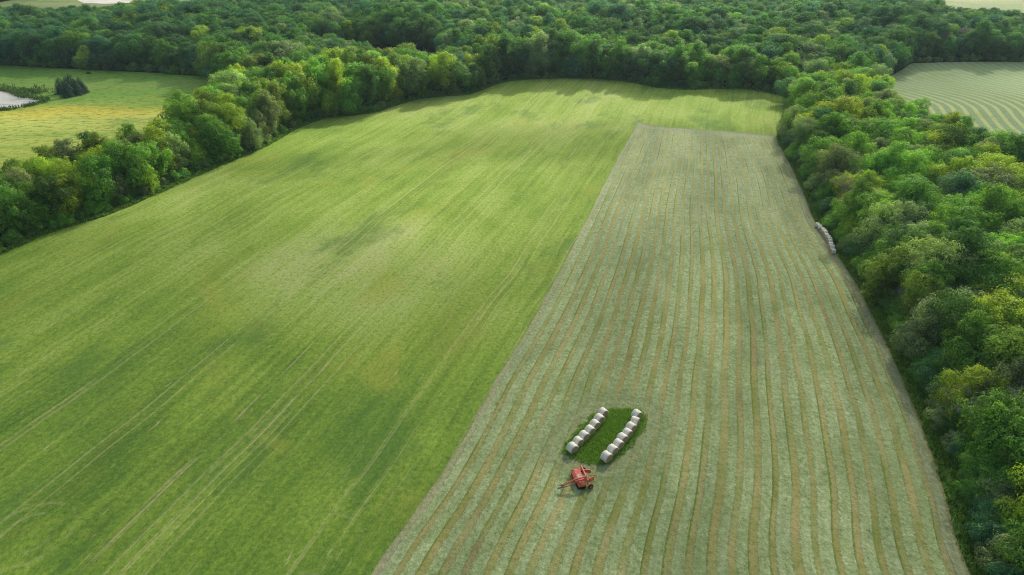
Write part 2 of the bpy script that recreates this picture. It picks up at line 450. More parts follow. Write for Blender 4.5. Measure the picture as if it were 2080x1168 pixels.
def mesh_np(name, V, F, lv=None, smooth=False):
    V = np.asarray(V, np.float32); F = np.asarray(F, np.int32)
    me = bpy.data.meshes.new(name); k = F.shape[1]
    me.vertices.add(len(V)); me.vertices.foreach_set('co', V.ravel())
    me.loops.add(F.size); me.loops.foreach_set('vertex_index', F.ravel())
    me.polygons.add(len(F))
    me.polygons.foreach_set('loop_start', np.arange(0, F.size, k, dtype=np.int32))
    if lv is not None:
        a = me.attributes.new('lv', 'FLOAT', 'FACE'); a.data.foreach_set('value', np.asarray(lv, np.float32))
    me.update(calc_edges=True)
    if smooth: me.polygons.foreach_set('use_smooth', np.ones(len(F), bool))
    return me


def sheet(name, poly, spacing, dz, mat, kind='structure', jag=0.0):
    poly = np.asarray(poly, float)
    n = len(poly); B = []
    for i in range(n):
        a, b = poly[i], poly[(i + 1) % n]; k = max(1, int(np.hypot(*(b - a)) / (spacing * .6)))
        for j in range(k): B.append(a + (b - a) * j / k)
    B = np.array(B)
    if jag: B = B + rng.normal(0, jag, B.shape)
    lo, hi = B.min(0), B.max(0)
    gx, gy = np.meshgrid(np.arange(lo[0], hi[0], spacing), np.arange(lo[1], hi[1], spacing))
    G = np.c_[gx.ravel(), gy.ravel()] + rng.uniform(-.2, .2, (gx.size, 2)) * spacing
    G = G[inside(G, B)]
    if len(G):
        d, _ = dist_line(G, B, True); G = G[d > spacing * .4]
    P = [Vector(p) for p in np.vstack([B, G])]
    E = [(i, (i + 1) % len(B)) for i in range(len(B))]
    v, e, f, *_ = delaunay_2d_cdt(P, E, [list(range(len(B)))], 1, 1e-5)
    v = np.array([(q.x, q.y) for q in v])
    V = np.c_[v, hgt(v[:, 0], v[:, 1]) + dz]
    F = np.array([list(q) for q in f if len(q) == 3])
    a, b, c = V[F[:, 0]], V[F[:, 1]], V[F[:, 2]]
    flip = np.cross(b - a, c - a)[:, 2] < 0
    F[flip] = F[flip][:, ::-1]
    o = obj(name, mesh_np(name, V, F, smooth=True), None, mat)
    tag(o, kind=kind)
    return o


# ------------------------------------------------------------------ the ground
xs = np.r_[np.linspace(-3000, -720, 12), np.arange(-700, 701, 7.0), np.linspace(720, 3000, 12)]
ys = np.r_[np.linspace(-600, -20, 8), np.arange(0, 951, 6.0), np.linspace(980, 5000, 14)]
gx, gy = np.meshgrid(xs, ys); nx, ny = len(xs), len(ys)
V = np.c_[gx.ravel(), gy.ravel(), hgt(gx, gy).ravel() - .10]
ii = (np.arange(ny - 1)[:, None] * nx + np.arange(nx - 1)[None, :]).ravel()
ground = tag(obj('ground', mesh_np('ground', V, np.c_[ii, ii + 1, ii + nx + 1, ii + nx], smooth=True), None, M['floor']), kind='structure')


def offset_poly(poly, d):
    poly = np.asarray(poly, float); n = len(poly)
    area = .5 * np.sum(poly[:, 0] * np.roll(poly[:, 1], -1) - np.roll(poly[:, 0], -1) * poly[:, 1])
    t = np.roll(poly, -1, 0) - np.roll(poly, 1, 0); t /= np.maximum(np.hypot(*t.T), 1e-6)[:, None]
    nrm = np.c_[t[:, 1], -t[:, 0]] * (1 if area > 0 else -1)
    return poly + nrm * d


verge_poly = np.vstack([offset_poly(field_poly, 4.4)])
sheet('field_verge', verge_poly, 7, .05, M['verge'], jag=.4)
sheet('green_field', field_poly, 5, .12, M['field'], jag=.18)
sheet('meadow', meadow_poly, 8, .08, M['meadow'], jag=.4)
sheet('pond', pond_poly, 8, .16, M['water'], jag=.5)
sheet('far_field', ffield_poly, 12, .3, M['farfield'])
sheet('marsh', marsh_poly, 10, .3, M['marsh'])
sheet('forest_clearing', clear_poly, 6, .15, M['clear'], jag=.5)
for nm, px in (('lake', [(140, -10), (158, 2), (170, 7), (215, 9), (285, 6), (300, 3), (240, 1), (225, -10)]), ('lake', [(262, 11), (275, 13), (300, 15), (345, 13), (352, 11), (310, 8), (278, 9)])):
    sheet(nm, ats(px), 8, .5, M['water'])

rf = sheet('far_hay_field', rfield_poly, 5, .14, M['farhay'], jag=.2)
co = np.zeros(len(rf.data.vertices) * 3, np.float32); rf.data.vertices.foreach_get('co', co); co = co.reshape(-1, 3)
a = rf.data.attributes.new('sweep', 'FLOAT', 'POINT')
bend = co[:, 0] - .08 * (co[:, 1] - 280) - 15 * np.exp(-((co[:, 1] - 300) / 36) ** 2)
a.data.foreach_set('value', (bend / 4.6).astype(np.float32))

# hay field: its swaths follow the left and right borders
NV, NU = 320, 130
HLs = smooth_poly([(-31, 15), (-24, 36)] + HL, NV)
HRs = smooth_poly([(49, 15), (53.5, 36)] + R_edge[:-1] + [at(1572, 276)], NV)
tt = np.linspace(0, 1, NU)
G = HLs[:, None, :] * (1 - tt)[None, :, None] + HRs[:, None, :] * tt[None, :, None]
# bow the far edge to the shape of the top border
HLs[:, 0] += .10 * np.sin(np.arange(NV) * .21) * np.sin(np.arange(NV) * .057) + .08 * np.sin(np.arange(NV) * .53)
G[:, 0, 0] = HLs[:, 0]
HTs = smooth_poly(HT, NU); lin = HLs[-1] + (HRs[-1] - HLs[-1]) * tt[:, None]
k = np.clip((np.arange(NV) / (NV - 1) - .75) / .25, 0, 1) ** 2
G = G + (HTs - lin)[None] * k[:, None, None]
P2 = G.reshape(-1, 2)
V = np.c_[P2, hgt(P2[:, 0], P2[:, 1]) + .26]
ii = (np.arange(NV - 1)[:, None] * NU + np.arange(NU - 1)[None, :]).ravel()
me = mesh_np('hay_field', V, np.c_[ii, ii + 1, ii + NU + 1, ii + NU], smooth=True)
hay = tag(obj('hay_field', me, None, M['hay']), kind='structure')
dI, _ = dist_line(P2, island, True)
dI[inside(P2, island)] *= -1
dT, _ = dist_line(P2, HTs)
vv = np.repeat(np.r_[0, np.cumsum(np.hypot(*np.diff((HLs + HRs) / 2, axis=0).T))], NU)
uu = np.tile(tt * 27.0, NV)
a = me.attributes.new('lay', 'FLOAT_VECTOR', 'POINT'); a.data.foreach_set('vector', np.c_[uu, vv, dI].astype(np.float32).ravel())
a = me.attributes.new('top', 'FLOAT', 'POINT'); a.data.foreach_set('value', dT.astype(np.float32))


# ------------------------------------------------------------------ leaves, crowns, trunks
def unit(v):
    return v / np.maximum(np.linalg.norm(v, axis=-1, keepdims=True), 1e-9)


def leaf_quads(c, nrm, size, r, aspect=.62):
    n = len(c); nrm = unit(nrm)
    ref = unit(r.normal(size=(n, 3)))
    a = unit(np.cross(nrm, ref)); b = np.cross(nrm, a)
    s = (size * r.uniform(.65, 1.3, n))[:, None]
    cup = nrm * s * .18
    V = np.stack([c + a * s * .5 - cup, c + b * s * aspect * .5 + cup * .4, c - a * s * .5 - cup, c - b * s * aspect * .5 + cup * .4], 1).reshape(-1, 3)
    F = np.arange(4 * n).reshape(n, 4)
    return V, F


def crown_mesh(name, seed, H, Rr, base, lobes, lobe_r, n_leaf, leaf, profile, open_=0.0, jit=.65, flat=.85):
    """billowing broadleaf crown: many leaf clumps over the crown's outline, gaps between them"""
    r = np.random.default_rng(seed)
    cs, rs = [], []
    tries = 0
    while len(cs) < lobes and tries < 6000:
        tries += 1
        t = r.random() ** .85
        rad = Rr * np.interp(t, *zip(*profile))
        th = r.random() * 2 * math.pi
        q = r.uniform(.5, 1.14) if r.random() < .8 else r.uniform(0, .55)
        lr = lobe_r * r.choice([.55, .75, 1.0, 1.25, 1.45]) * r.uniform(.9, 1.1)
        wob = 1 + .30 * math.sin(2 * th + seed) + .20 * math.sin(3 * th + 2.1 * seed + 4 * t)
        p = np.array((math.cos(th) * rad * q * wob, math.sin(th) * rad * q * wob, base + lr * .5 + (H - base - lr * 1.1) * t))
        if all(np.linalg.norm((p - c) * (1, 1, 1.25)) > .78 * (lr + q2) * .72 for c, q2 in zip(cs, rs)) or tries > 3000:
            cs.append(p); rs.append(lr)
    cs = np.array(cs); rs = np.array(rs)
    pw = rs ** 2; li = r.choice(len(cs), int(n_leaf * 1.9), p=pw / pw.sum())
    d = unit(r.normal(size=(len(li), 3)) + (0, 0, .35))
    ctr = np.array((0, 0, base + (H - base) * .40))
    outw = unit(cs[li] - ctr)
    rr = rs[li] * (1.02 - .38 * r.random(len(li)) ** 2.2)
    # each clump is itself knobbly
    kn = 1 + .26 * np.sin(d[:, 0] * 5 + li) * np.sin(d[:, 1] * 5 + 2 * li) + .10 * np.sin(d[:, 2] * 9 + li)
    stray = np.where(r.random(len(li)) < .10, r.uniform(1.0, 1.5, len(li)), 1.0)
    P = cs[li] + d * (rr * kn * stray)[:, None] * (1, 1, flat)
    deep = np.zeros(len(P), bool)
    for c, q in zip(cs, rs):
        deep |= np.linalg.norm((P - c) / (1, 1, flat), axis=1) < q * .62
    keep = np.where(~deep)[0][:n_leaf]
    P, d, outw, li = P[keep], d[keep], outw[keep], li[keep]
    nrm = unit(d * .75 + outw * .25) + r.normal(size=P.shape) * jit * .34
    V, F = leaf_quads(P, nrm, np.full(len(P), leaf), r)
    lobev = r.uniform(-.16, .16, len(cs))
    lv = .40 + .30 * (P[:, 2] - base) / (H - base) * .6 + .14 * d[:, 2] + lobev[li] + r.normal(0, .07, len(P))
    # sparse inner foliage so the crown is not hollow
    nin = int(n_leaf * .16 * (1 - open_))
    if nin:
        j = r.choice(len(cs), nin); Q = cs[j] * (.35 + .6 * r.random((nin, 1))) ; Q[:, 2] = base + (cs[j][:, 2] - base) * r.uniform(.45, 1, nin)
        Q = Q + r.normal(0, lobe_r * .3, Q.shape)
        V2, F2 = leaf_quads(Q, r.normal(size=Q.shape), np.full(nin, leaf * 2.2), r, .8)
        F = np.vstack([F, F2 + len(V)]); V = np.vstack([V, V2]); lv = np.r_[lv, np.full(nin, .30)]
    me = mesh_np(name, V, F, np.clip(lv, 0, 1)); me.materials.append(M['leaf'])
    return me, cs


def tube(pts, rads, k=6):
    pts = np.asarray(pts, float); V = []; F = []
    up = np.array((.3, .5, .81))
    for i, p in enumerate(pts):
        d = unit(pts[min(i + 1, len(pts) - 1)] - pts[max(i - 1, 0)])
        a = unit(np.cross(d, up)); b = np.cross(d, a)
        for j in range(k):
            t = 2 * math.pi * j / k; V.append(p + (a * math.cos(t) + b * math.sin(t)) * rads[i])
    for i in range(len(pts) - 1):
        for j in range(k): F.append((i * k + j, i * k + (j + 1) % k, (i + 1) * k + (j + 1) % k, (i + 1) * k + j))
    return np.array(V), np.array(F)


def join(parts):
    Vs, Fs, o = [], [], 0
    for V, F in parts:
        Vs.append(V); Fs.append(F + o); o += len(V)
    return np.vstack(Vs), np.vstack(Fs)


def trunk_mesh(name, seed, H, cs, r0, fork=.35):
    r = np.random.default_rng(seed)
    pts = [np.array((0, 0, -.3))]
    for i in range(1, 7): pts.append(np.array((r.normal(0, .12) * i * .3, r.normal(0, .12) * i * .3, H * .8 * i / 6)))
    parts = [tube(pts, np.linspace(r0, r0 * .25, 7), 7)]
    sel = r.choice(len(cs), min(len(cs), 14), replace=False)
    for j in sel:
        t = r.uniform(fork, .85); k = t * 6; i = int(k); s = pts[i] + (pts[min(i + 1, 6)] - pts[i]) * (k - i)
        if s[2] > cs[j][2]: s = s * (cs[j][2] * .7 / max(s[2], .1))
        m = (s + cs[j]) / 2 + np.array((0, 0, .12 * np.linalg.norm(cs[j] - s)))
        parts.append(tube([s, m, cs[j]], [r0 * .38, r0 * .24, r0 * .07], 5))
    V, F = join(parts)
    me = mesh_np(name, V, F, smooth=True); me.materials.append(M['bark'])
    return me


def bare_mesh(name, seed, H, spread, levels=4, mat='dead', lean=0.):
    r = np.random.default_rng(seed); parts = []

    def grow(p, d, ln, rad, lev):
        pts = [p]; q = p.copy(); dd = d.copy()
        n = 4
        for i in range(n):
            dd = unit(dd + r.normal(0, .16, 3) + np.array((0, 0, .06))); q = q + dd * ln / n; pts.append(q.copy())
        parts.append(tube(pts, np.linspace(rad, max(rad * .45, .018), n + 1), 5 if lev < 2 else 3))
        if lev >= levels: return
        kk = (5, 4, 4, 3, 2)[lev] + int(r.integers(0, 2))
        for i in range(kk):
            t = r.uniform(.35, 1.0) if lev else r.uniform(.30, 1.0)
            s = pts[min(int(t * n), n)]
            az = r.random() * 6.283; side = np.array((math.cos(az), math.sin(az), 0))
            nd = unit(dd * r.uniform(.5, 1.0) + side * spread * r.uniform(.7, 1.2))
            grow(np.array(s), nd, ln * r.uniform(.5, .72), max(rad * .48, .022), lev + 1)
    grow(np.array((0, 0, -.3)), unit(np.array((lean, 0, 1.0))), H * .52, H * .017, 0)
    V, F = join(parts)
    zmax = V[:, 2].max(); V = V * (H / zmax)
    me = mesh_np(name, V, F, smooth=True); me.materials.append(M[mat])
    return me


def conifer_mesh(name, seed, H, Rr, n, leaf, power=.9, gap=.0):
    r = np.random.default_rng(seed)
    t = 1 - np.sqrt(r.random(n)) * .96
    if gap:
        w = H / gap; t = (np.floor(t * w) + (t * w % 1) ** 2.0 * .7) / w
    th = r.random(n) * 6.283
    lump = 1 + .22 * np.sin(5 * th + 9 * t) + .15 * np.sin(11 * th - 17 * t + seed)
    rad = Rr * (1 - t) ** power * lump * (1 - .5 * r.random(n) ** 2)
    P = np.c_[np.cos(th) * rad, np.sin(th) * rad, .4 + t * (H - .4) - rad * .18]
    nrm = np.c_[np.cos(th), np.sin(th), np.full(n, .8)] + r.normal(0, .5, (n, 3))
    V, F = leaf_quads(P, nrm, np.full(n, leaf), r, .5)
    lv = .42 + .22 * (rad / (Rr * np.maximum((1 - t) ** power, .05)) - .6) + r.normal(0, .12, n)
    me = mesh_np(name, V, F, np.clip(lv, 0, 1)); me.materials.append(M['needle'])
    return me


ROUND = [(0, .62), (.2, .95), (.45, 1), (.7, .85), (.88, .58), (1, .22)]
SPREAD = [(0, .45), (.3, .85), (.6, 1.05), (.82, .85), (1, .35)]
TALL = [(0, .7), (.3, 1), (.6, .92), (.85, .62), (1, .2)]
VASE = [(0, .30), (.35, .65), (.65, 1.0), (.85, .95), (1, .45)]
SKIRT = [(0, 1.0), (.25, 1.02), (.5, .9), (.75, .66), (1, .2)]
#        name     seed  H    R   base lobes lobe_r leaves leaf profile open jit
FORMS = {
    'round': [(11, 14.5, 5.2, 2.2, 44, 1.75, 8200, .44, ROUND, 0, .6), (12, 13.5, 4.9, 1.8, 52, 1.5, 8200, .42, ROUND, 0, .65), (13, 15.5, 5.4, 2.4, 40, 1.95, 8200, .46, SPREAD, 0, .6)],
    'tall': [(21, 16.5, 4.3, 2.0, 46, 1.5, 7600, .42, TALL, 0, .65), (22, 15.5, 3.9, 1.6, 50, 1.35, 7600, .40, TALL, 0, .7)],
    'spreading': [(31, 13.0, 6.2, 2.8, 48, 1.7, 8600, .44, SPREAD, 0, .6), (32, 12.0, 5.6, 2.0, 56, 1.4, 8600, .42, SPREAD, .2, .7)],
    'feathery': [(41, 12.5, 4.4, 1.6, 60, 1.15, 6200, .36, VASE, .55, .95), (42, 13.5, 4.2, 1.8, 56, 1.1, 5400, .36, VASE, .7, 1.0)],
    'skirted': [(51, 10.5, 4.3, .5, 46, 1.4, 7000, .40, SKIRT, 0, .65), (52, 8.5, 3.6, .3, 40, 1.2, 5600, .38, SKIRT, 0, .7)],
}
PROTO = {}
for nm, ls in FORMS.items():
    PROTO[nm] = []
    for a in ls:
        cm, cs = crown_mesh('crown', a[0], a[1], a[2], a[3], int(a[4] * 1.25), a[5] * .92, int(a[6] * 1.6), a[7] * .80, a[8], a[9], a[10])
        tm = trunk_mesh('trunk', a[0] + 500, a[1], cs, .19 + a[1] * .008, .2 if nm == 'feathery' else .35)
        PROTO[nm].append((cm, tm, a[1], a[2]))
BARE = [bare_mesh('trunk', 71, 11.5, .75), bare_mesh('trunk', 72, 10, .95), bare_mesh('trunk', 73, 12.5, .6)]
thin_crown = [crown_mesh('crown', 81, 11.5, 3.8, 3.0, 40, .8, 1500, .34, VASE, 1, 1.0)[0]]
CEDAR = [conifer_mesh('crown', 91, 7.6, 3.1, 5200, .34, .46), conifer_mesh('crown', 92, 8.6, 2.9, 5200, .34, .52)]
SPRUCE = conifer_mesh('crown', 93, 15.0, 2.7, 4200, .36, .9, gap=1.0)
pole = mesh_np('trunk', *tube([(0, 0, -.3), (0, 0, 7), (0, 0, 14)], [.2, .13, .03], 6), smooth=True); pole.materials.append(M['bark'])

# ------------------------------------------------------------------ where the trees stand
TINT = {'dark green': (.092, .205, .056), 'mid green': (.150, .325, .064), 'bright green': (.205, .425, .074), 'yellow-green': (.335, .475, .060),
        'olive green': (.215, .330, .066), 'grey-green': (.265, .365, .175), 'blue-green': (.092, .240, .122), 'faded lilac-grey': (.270, .255, .290)}


def lateral_ok(P, m):
    return np.abs(P[:, 0]) < .75 * (P[:, 1] * .879 + 34) + m


sp = 5.6
gx, gy = np.meshgrid(np.arange(-700, 700, sp), np.arange(30, 850, sp * .9))
gx = gx + (np.arange(gx.shape[0]) % 2)[:, None] * sp / 2
P = np.c_[gx.ravel(), gy.ravel()] + rng.uniform(-.36, .36, (gx.size, 2)) * sp
P = P[lateral_ok(P, 34)]
keep = np.ones(len(P), bool)
for poly, d in ((field_poly, 3.6), (meadow_poly, 2.6), (rfield_poly, 3.0), (ffield_poly, 2.0), (marsh_poly, 3.0), (clear_poly, 1.0)):
    poly = np.asarray(poly)
    keep &= ~inside(P, poly) & (dist_line(P, poly, True)[0] > d)
keep &= ~((P[:, 0] < -40) & (P[:, 1] < 140))
g0 = np.array(at(238, 96)); keep &= np.hypot((P[:, 0] - g0[0]) / 1.3, (P[:, 1] - g0[1])) > 10
keep &= ~((P[:, 0] > 40) & (P[:, 1] < 240) & (dist_line(P, fieldR)[0] < 4.6))
P = P[keep]

region = np.full(len(P), 'back', dtype=object)
dl, al = dist_line(P, fieldL); dr, ar = dist_line(P, fieldR)
region[(P[:, 0] < -45) & (P[:, 1] < 330) & (P[:, 0] > -165)] = 'left'
region[(P[:, 0] > 40) & (P[:, 1] < 335)] = 'right'
region[(P[:, 0] < -135) & (P[:, 1] > 335)] = 'west'
d_edge = np.minimum(dl, dr)
dm, _ = dist_line(P, meadow_poly, True); drf, _ = dist_line(P, rfield_poly, True); dmar, _ = dist_line(P, marsh_poly, True); dff, _ = dist_line(P, ffield_poly, True)

low = np.array([math.sin(x * .045 + 1.3) * math.sin(y * .038 + .4) + .6 * math.sin(x * .11 - y * .07) for x, y in P])
trees = []
for i, (x, y) in enumerate(P):
    reg = region[i]; e = min(d_edge[i], dm[i], drf[i]); u = random.random(); v = random.random()
    if reg == 'left':
        form = ('skirted' if u < .55 else 'tall' if u < .8 else 'feathery') if e < 6 else ('round' if u < .28 else 'tall' if u < .58 else 'spreading' if u < .66 else 'feathery' if u < .82 else 'skirted')
        cols = [('mid green', .30), ('bright green', .16), ('yellow-green', .16), ('olive green', .16), ('grey-green', .12), ('dark green', .10)]
        s = random.uniform(.92, 1.16) * (.95 if y < 215 else 1.10) * (1.12 if form == 'skirted' else 1)
    elif reg == 'right':
        form = ('skirted' if u < .75 else 'feathery') if e < 6 else ('round' if u < .28 else 'tall' if u < .42 else 'spreading' if u < .66 else 'feathery' if u < .90 else 'skirted')
        cols = [('mid green', .26), ('bright green', .22), ('yellow-green', .15), ('olive green', .07), ('grey-green', .18), ('dark green', .08), ('blue-green', .04)]
        s = random.uniform(.70, 1.14)
    elif reg == 'west':
        form = 'skirted' if e < 6 and u < .5 else ('round' if u < .6 else 'tall' if u < .75 else 'spreading')
        cols = [('dark green', .40), ('mid green', .28), ('blue-green', .20), ('yellow-green', .05), ('olive green', .07)]
        s = random.uniform(.95, 1.25) * (1.15 if form == 'skirted' else 1)
    else:
        form = ('skirted' if u < .45 else 'tall') if e < 6 else ('round' if u < .45 else 'tall' if u < .62 else 'spreading' if u < .86 else 'feathery')
        cols = [('mid green', .30), ('dark green', .30), ('blue-green', .20), ('olive green', .06), ('yellow-green', .04), ('grey-green', .10)]
        s = random.uniform(.85, 1.24) * (1.15 if form == 'skirted' else 1)
    s *= 1 + .13 * low[i]
    if reg == 'right' and drf[i] < 26 and y < 236: s *= .74
    if dmar[i] < 75 and y < 620: s *= .72
    if dff[i] < 70 and y < 640: s *= .74
    k = 0
    for nm, w in cols:
        k += w
        if v < k: break
    f = random.randrange(len(PROTO[form]))
    ht = PROTO[form][f][2] * s
    trees.append(dict(x=x, y=y, form=form, f=f, s=s, ht=ht, col=nm, reg=reg, e=e, d=math.hypot(math.hypot(x, y), CAM_H - 6), along=al[i] if reg == 'left' else ar[i], rot=random.random() * 6.283))


def retree(px, py, form, col, s, dz=0.0, f=0):
    """the tree standing nearest to a spot takes the look the photograph shows there"""
    x, y = at(px, py, dz)
    k = min(range(len(trees)), key=lambda i: (trees[i]['x'] - x) ** 2 + (trees[i]['y'] - y) ** 2 + (1e6 if trees[i].get('fix') else 0))
    t = trees[k]; t.update(form=form, f=f % len(PROTO[form]) if form in PROTO else f, s=s, col=col, fix=True)
    t['ht'] = (PROTO[form][t['f']][2] if form in PROTO else {'bare': 11.5, 'spruce': 15}[form]) * s
    return t


for a in [(1420, 120, 'round', 'mid green', 1.18, 9), (1390, 130, 'tall', 'mid green', 1.05, 9), (1645, 250, 'skirted', 'yellow-green', 1.1, 5), (1665, 280, 'round', 'yellow-green', .85, 6),
          (1620, 275, 'skirted', 'yellow-green', 1.0, 4), (1800, 170, 'round', 'yellow-green', .85, 9), (1835, 175, 'round', 'yellow-green', .85, 9), (1700, 240, 'spreading', 'yellow-green', .85, 9),
          (1840, 290, 'round', 'bright green', 1.02, 10), (1800, 270, 'spreading', 'mid green', 1.0, 10), (1900, 285, 'spreading', 'mid green', 1.08, 10), (1960, 290, 'spreading', 'mid green', 1.05, 10),
          (1830, 340, 'tall', 'bright green', 1.05, 10), (1880, 340, 'round', 'bright green', 1.0, 10), (1785, 345, 'round', 'bright green', .95, 9), (1930, 325, 'round', 'bright green', .85, 8),
          (2000, 575, 'spreading', 'grey-green', .95, 9), (1960, 590, 'round', 'bright green', .9, 9), (1815, 490, 'round', 'bright green', .85, 8), (1990, 985, 'round', 'yellow-green', .8, 7),
          (1925, 815, 'round', 'yellow-green', .75, 7), (2010, 650, 'feathery', 'grey-green', 1.0, 8), (1980, 640, 'feathery', 'grey-green', .95, 8),
          (520, 135, 'spreading', 'olive green', 1.1, 10), (490, 150, 'round', 'yellow-green', .95, 10), (620, 150, 'round', 'yellow-green', 1.0, 10), (560, 200, 'round', 'mid green', .95, 8),
          (330, 320, 'skirted', 'yellow-green', .8, 4), (290, 355, 'skirted', 'yellow-green', .75, 4), (415, 310, 'skirted', 'yellow-green', .7, 3), (50, 400, 'feathery', 'grey-green', 1.0, 6),
          (150, 385, 'round', 'yellow-green', .72, 6), (260, 340, 'feathery', 'grey-green', .9, 5), (500, 260, 'skirted', 'mid green', .95, 5), (440, 275, 'skirted', 'mid green', .95, 5)]:
    retree(*a[:4], a[4] * (1.2 if a[0] < 1000 else 1.05), dz=a[5] * (1.2 if a[0] < 1000 else 1.0))
for px, py, dz, f in [(345, 265, 7, 2), (520, 175, 8, 0), (1940, 525, 9, 1), (1985, 620, 9, 0),
                      (2070, 830, 8, 1), (2060, 850, 8, 2), (1740, 400, 7, 2), (1750, 580, 5, 1), (1085, 125, 6, 2), (285, 285, 7, 0), (2000, 445, 8, 2)]:
    retree(px, py, 'bare', 'grey', random.uniform(.92, 1.08), dz, f)
for px, py in ((1930, 74), (1948, 70), (1962, 78), (1975, 66), (1990, 76), (1940, 58), (1918, 84), (1005, 34), (1100, 40), (1060, 38), (960, 36), (250, 75), (700, 112), (2072, 50)):
    retree(px, py, 'feathery', 'faded lilac-grey', random.uniform(.95, 1.1), 8, random.randrange(2))
retree(288, 268, 'spruce', 'dark green', .85, 12)


def in_view(t):
    c = []
    for z in (h1(t['x'], t['y']) + t['ht'] * q for q in (.3, .6, .95)):
        dep = t['y'] * math.cos(PITCH) + (CAM_H - z) * math.sin(PITCH)
        py = 584 - FPX * (t['y'] * math.sin(PITCH) - (CAM_H - z) * math.cos(PITCH)) / dep
        px = 1040 + FPX * t['x'] / dep
        c.append(-25 < px < 2105 and -5 < py < 1195)
    return any(c)


def hidden_share(t):
    """how much nearer crowns cover this one's upper half, roughly"""
    return 0


for t in trees:
    if t['reg'] == 'right' and t['y'] < 240 and t['form'] not in ('bare', 'spruce') and dist_line([(t['x'], t['y'])], rfield_poly, True)[0][0] < 24 and t['s'] > .78:
        t['ht'] *= .78 / t['s']; t['s'] = .78
N_TREES = 282
cand = sorted((t for t in trees if in_view(t)), key=lambda t: -t['ht'] / t['d'])
special = [t for t in cand if t.get('fix')]
one = [t for t in cand if not t.get('fix')][:N_TREES - len(special)] + special
for t in one: t['single'] = True

# ranks and counts for labels
ROWN = {'left': 'left tree line', 'right': 'woods right of the hay', 'back': 'woods behind the field', 'west': 'forest beyond the meadow'}
RANK = {0: 'field-edge rank', 1: 'second rank', 2: 'third rank', 3: 'fourth rank', 4: 'fifth rank', 5: 'sixth rank', 6: 'seventh rank', 7: 'eighth rank', 8: 'ninth rank'}


def ordw(n):
    return ['', 'nearest', 'second', 'third', 'fourth', 'fifth', 'sixth', 'seventh', 'eighth', 'ninth', 'tenth'][n] if n <= 10 else str(n) + ('th' if 10 < n % 100 < 14 else {1: 'st', 2: 'nd', 3: 'rd'}.get(n % 10, 'th'))


bins = {}
for i, t in enumerate(trees):
    if t.get('single'):
        dd = {'left': lambda: dist_line([(t['x'], t['y'])], fieldL)[0][0], 'right': lambda: dist_line([(t['x'], t['y'])], fieldR)[0][0]}.get(t['reg'], lambda: t['e'])()
        t['rank'] = min(8, int(dd / 6.5)); bins.setdefault((t['reg'], t['rank'], t['form'], t['col']), []).append(t)
WORD = {'round': 'round-headed', 'tall': 'tall', 'spreading': 'broad spreading', 'feathery': 'open feathery', 'skirted': 'low skirted', 'bare': 'leafless', 'spruce': 'spire-topped'}
for (reg, rank, form, col), ls in bins.items():
    ls.sort(key=lambda t: t['d'])
    for k, t in enumerate(ls):
        o_ = ordw(k + 1)
        if form == 'bare': head = f'{o_} leafless grey tree'
        elif form == 'spruce': head = f'{o_} dark spire-topped conifer'
        else: head = f"{o_} {WORD[form]} {col} tree"
        t['label'] = f"{head}, {RANK[rank]} of the {ROWN[reg]}"

first = {}


def place_tree(t):
    z = h1(t['x'], t['y'])
    form = t['form']; nm = {'bare': 'bare_tree', 'spruce': 'spruce_tree'}.get(form, 'broadleaf_tree')
    root = bpy.data.objects.new(nm, None); COL.objects.link(root)
    root.empty_display_size = .5
    root.location = (t['x'], t['y'], z - .1); root.rotation_euler = (0, 0, t['rot']); root.scale = (t['s'] * t.get('w', 1), t['s'] * t.get('w2', 1), t['s'])
    if form == 'bare':
        parts = [('trunk', BARE[t['f'] % 3], None)]
        if t['f'] % 3 != 1: parts.append(('crown', thin_crown[0], (.22, .235, .17)))
    elif form == 'spruce': parts = [('trunk', pole, None), ('crown', SPRUCE, TINT['blue-green'])]
    elif form == 'cedar': parts = [('crown', CEDAR[t['f']], t['tint'])]
    else: parts = [('trunk', PROTO[form][t['f']][1], None), ('crown', PROTO[form][t['f']][0], t['tint'])]
    for n_, me, tint in parts:
        if (n_, me.name) in first:
            c = first[(n_, me.name)].copy(); COL.objects.link(c)
        else:
            c = obj(n_, me); first[(n_, me.name)] = c
        c.parent = root
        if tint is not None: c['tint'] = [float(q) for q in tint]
    tag(root, t['label'], 'tree', t.get('group', {'left': 'trees of the left tree line', 'right': 'trees of the woods right of the hay field', 'back': 'trees behind the field', 'west': 'trees of the forest beyond the meadow'}[t['reg']]))
    return root


for t in trees:
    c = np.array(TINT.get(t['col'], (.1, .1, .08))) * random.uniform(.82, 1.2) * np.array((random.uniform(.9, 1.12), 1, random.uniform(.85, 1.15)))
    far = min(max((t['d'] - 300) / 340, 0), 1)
    c = c * (1 - far * .55) * np.array((1 - .25 * far, 1, 1 + .35 * far)) + np.array((.060, .150, .118)) * far * .70      # aerial haze painted into the leaf tint, more teal with distance
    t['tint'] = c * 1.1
    t['w'] = random.uniform(.84, 1.12) * (.88 if t['reg'] == 'left' else .96); t['w2'] = t['w'] * random.uniform(.84, 1.19)
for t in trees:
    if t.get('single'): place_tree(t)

# cedars by the pond
cedar_px = [(128, 190, 1.0), (140, 186, .85), (140, 197, 1.0), (150, 188, 1.05), (158, 193, .95), (166, 187, .85), (172, 189, .7)]
for k, (px, py, s) in enumerate(cedar_px):
    x, y = at(px, py)
    place_tree(dict(x=x, y=y, form='cedar', f=k % 2, s=s, rot=k * 1.1, w=1.0, tint=(.040, .105, .058), reg='west', group='dark conifers beside the pond',
                    label=['leftmost dark conifer of the clump beside the pond', 'second conifer from the left, at the back of the pond clump', 'frontmost dark conifer of the clump beside the pond',
                           'tallest dark conifer in the middle of the pond clump', 'conifer right of the middle in the clump beside pond', 'second conifer from the right in the pond clump', 'small rightmost conifer of the clump beside the pond'][k]))


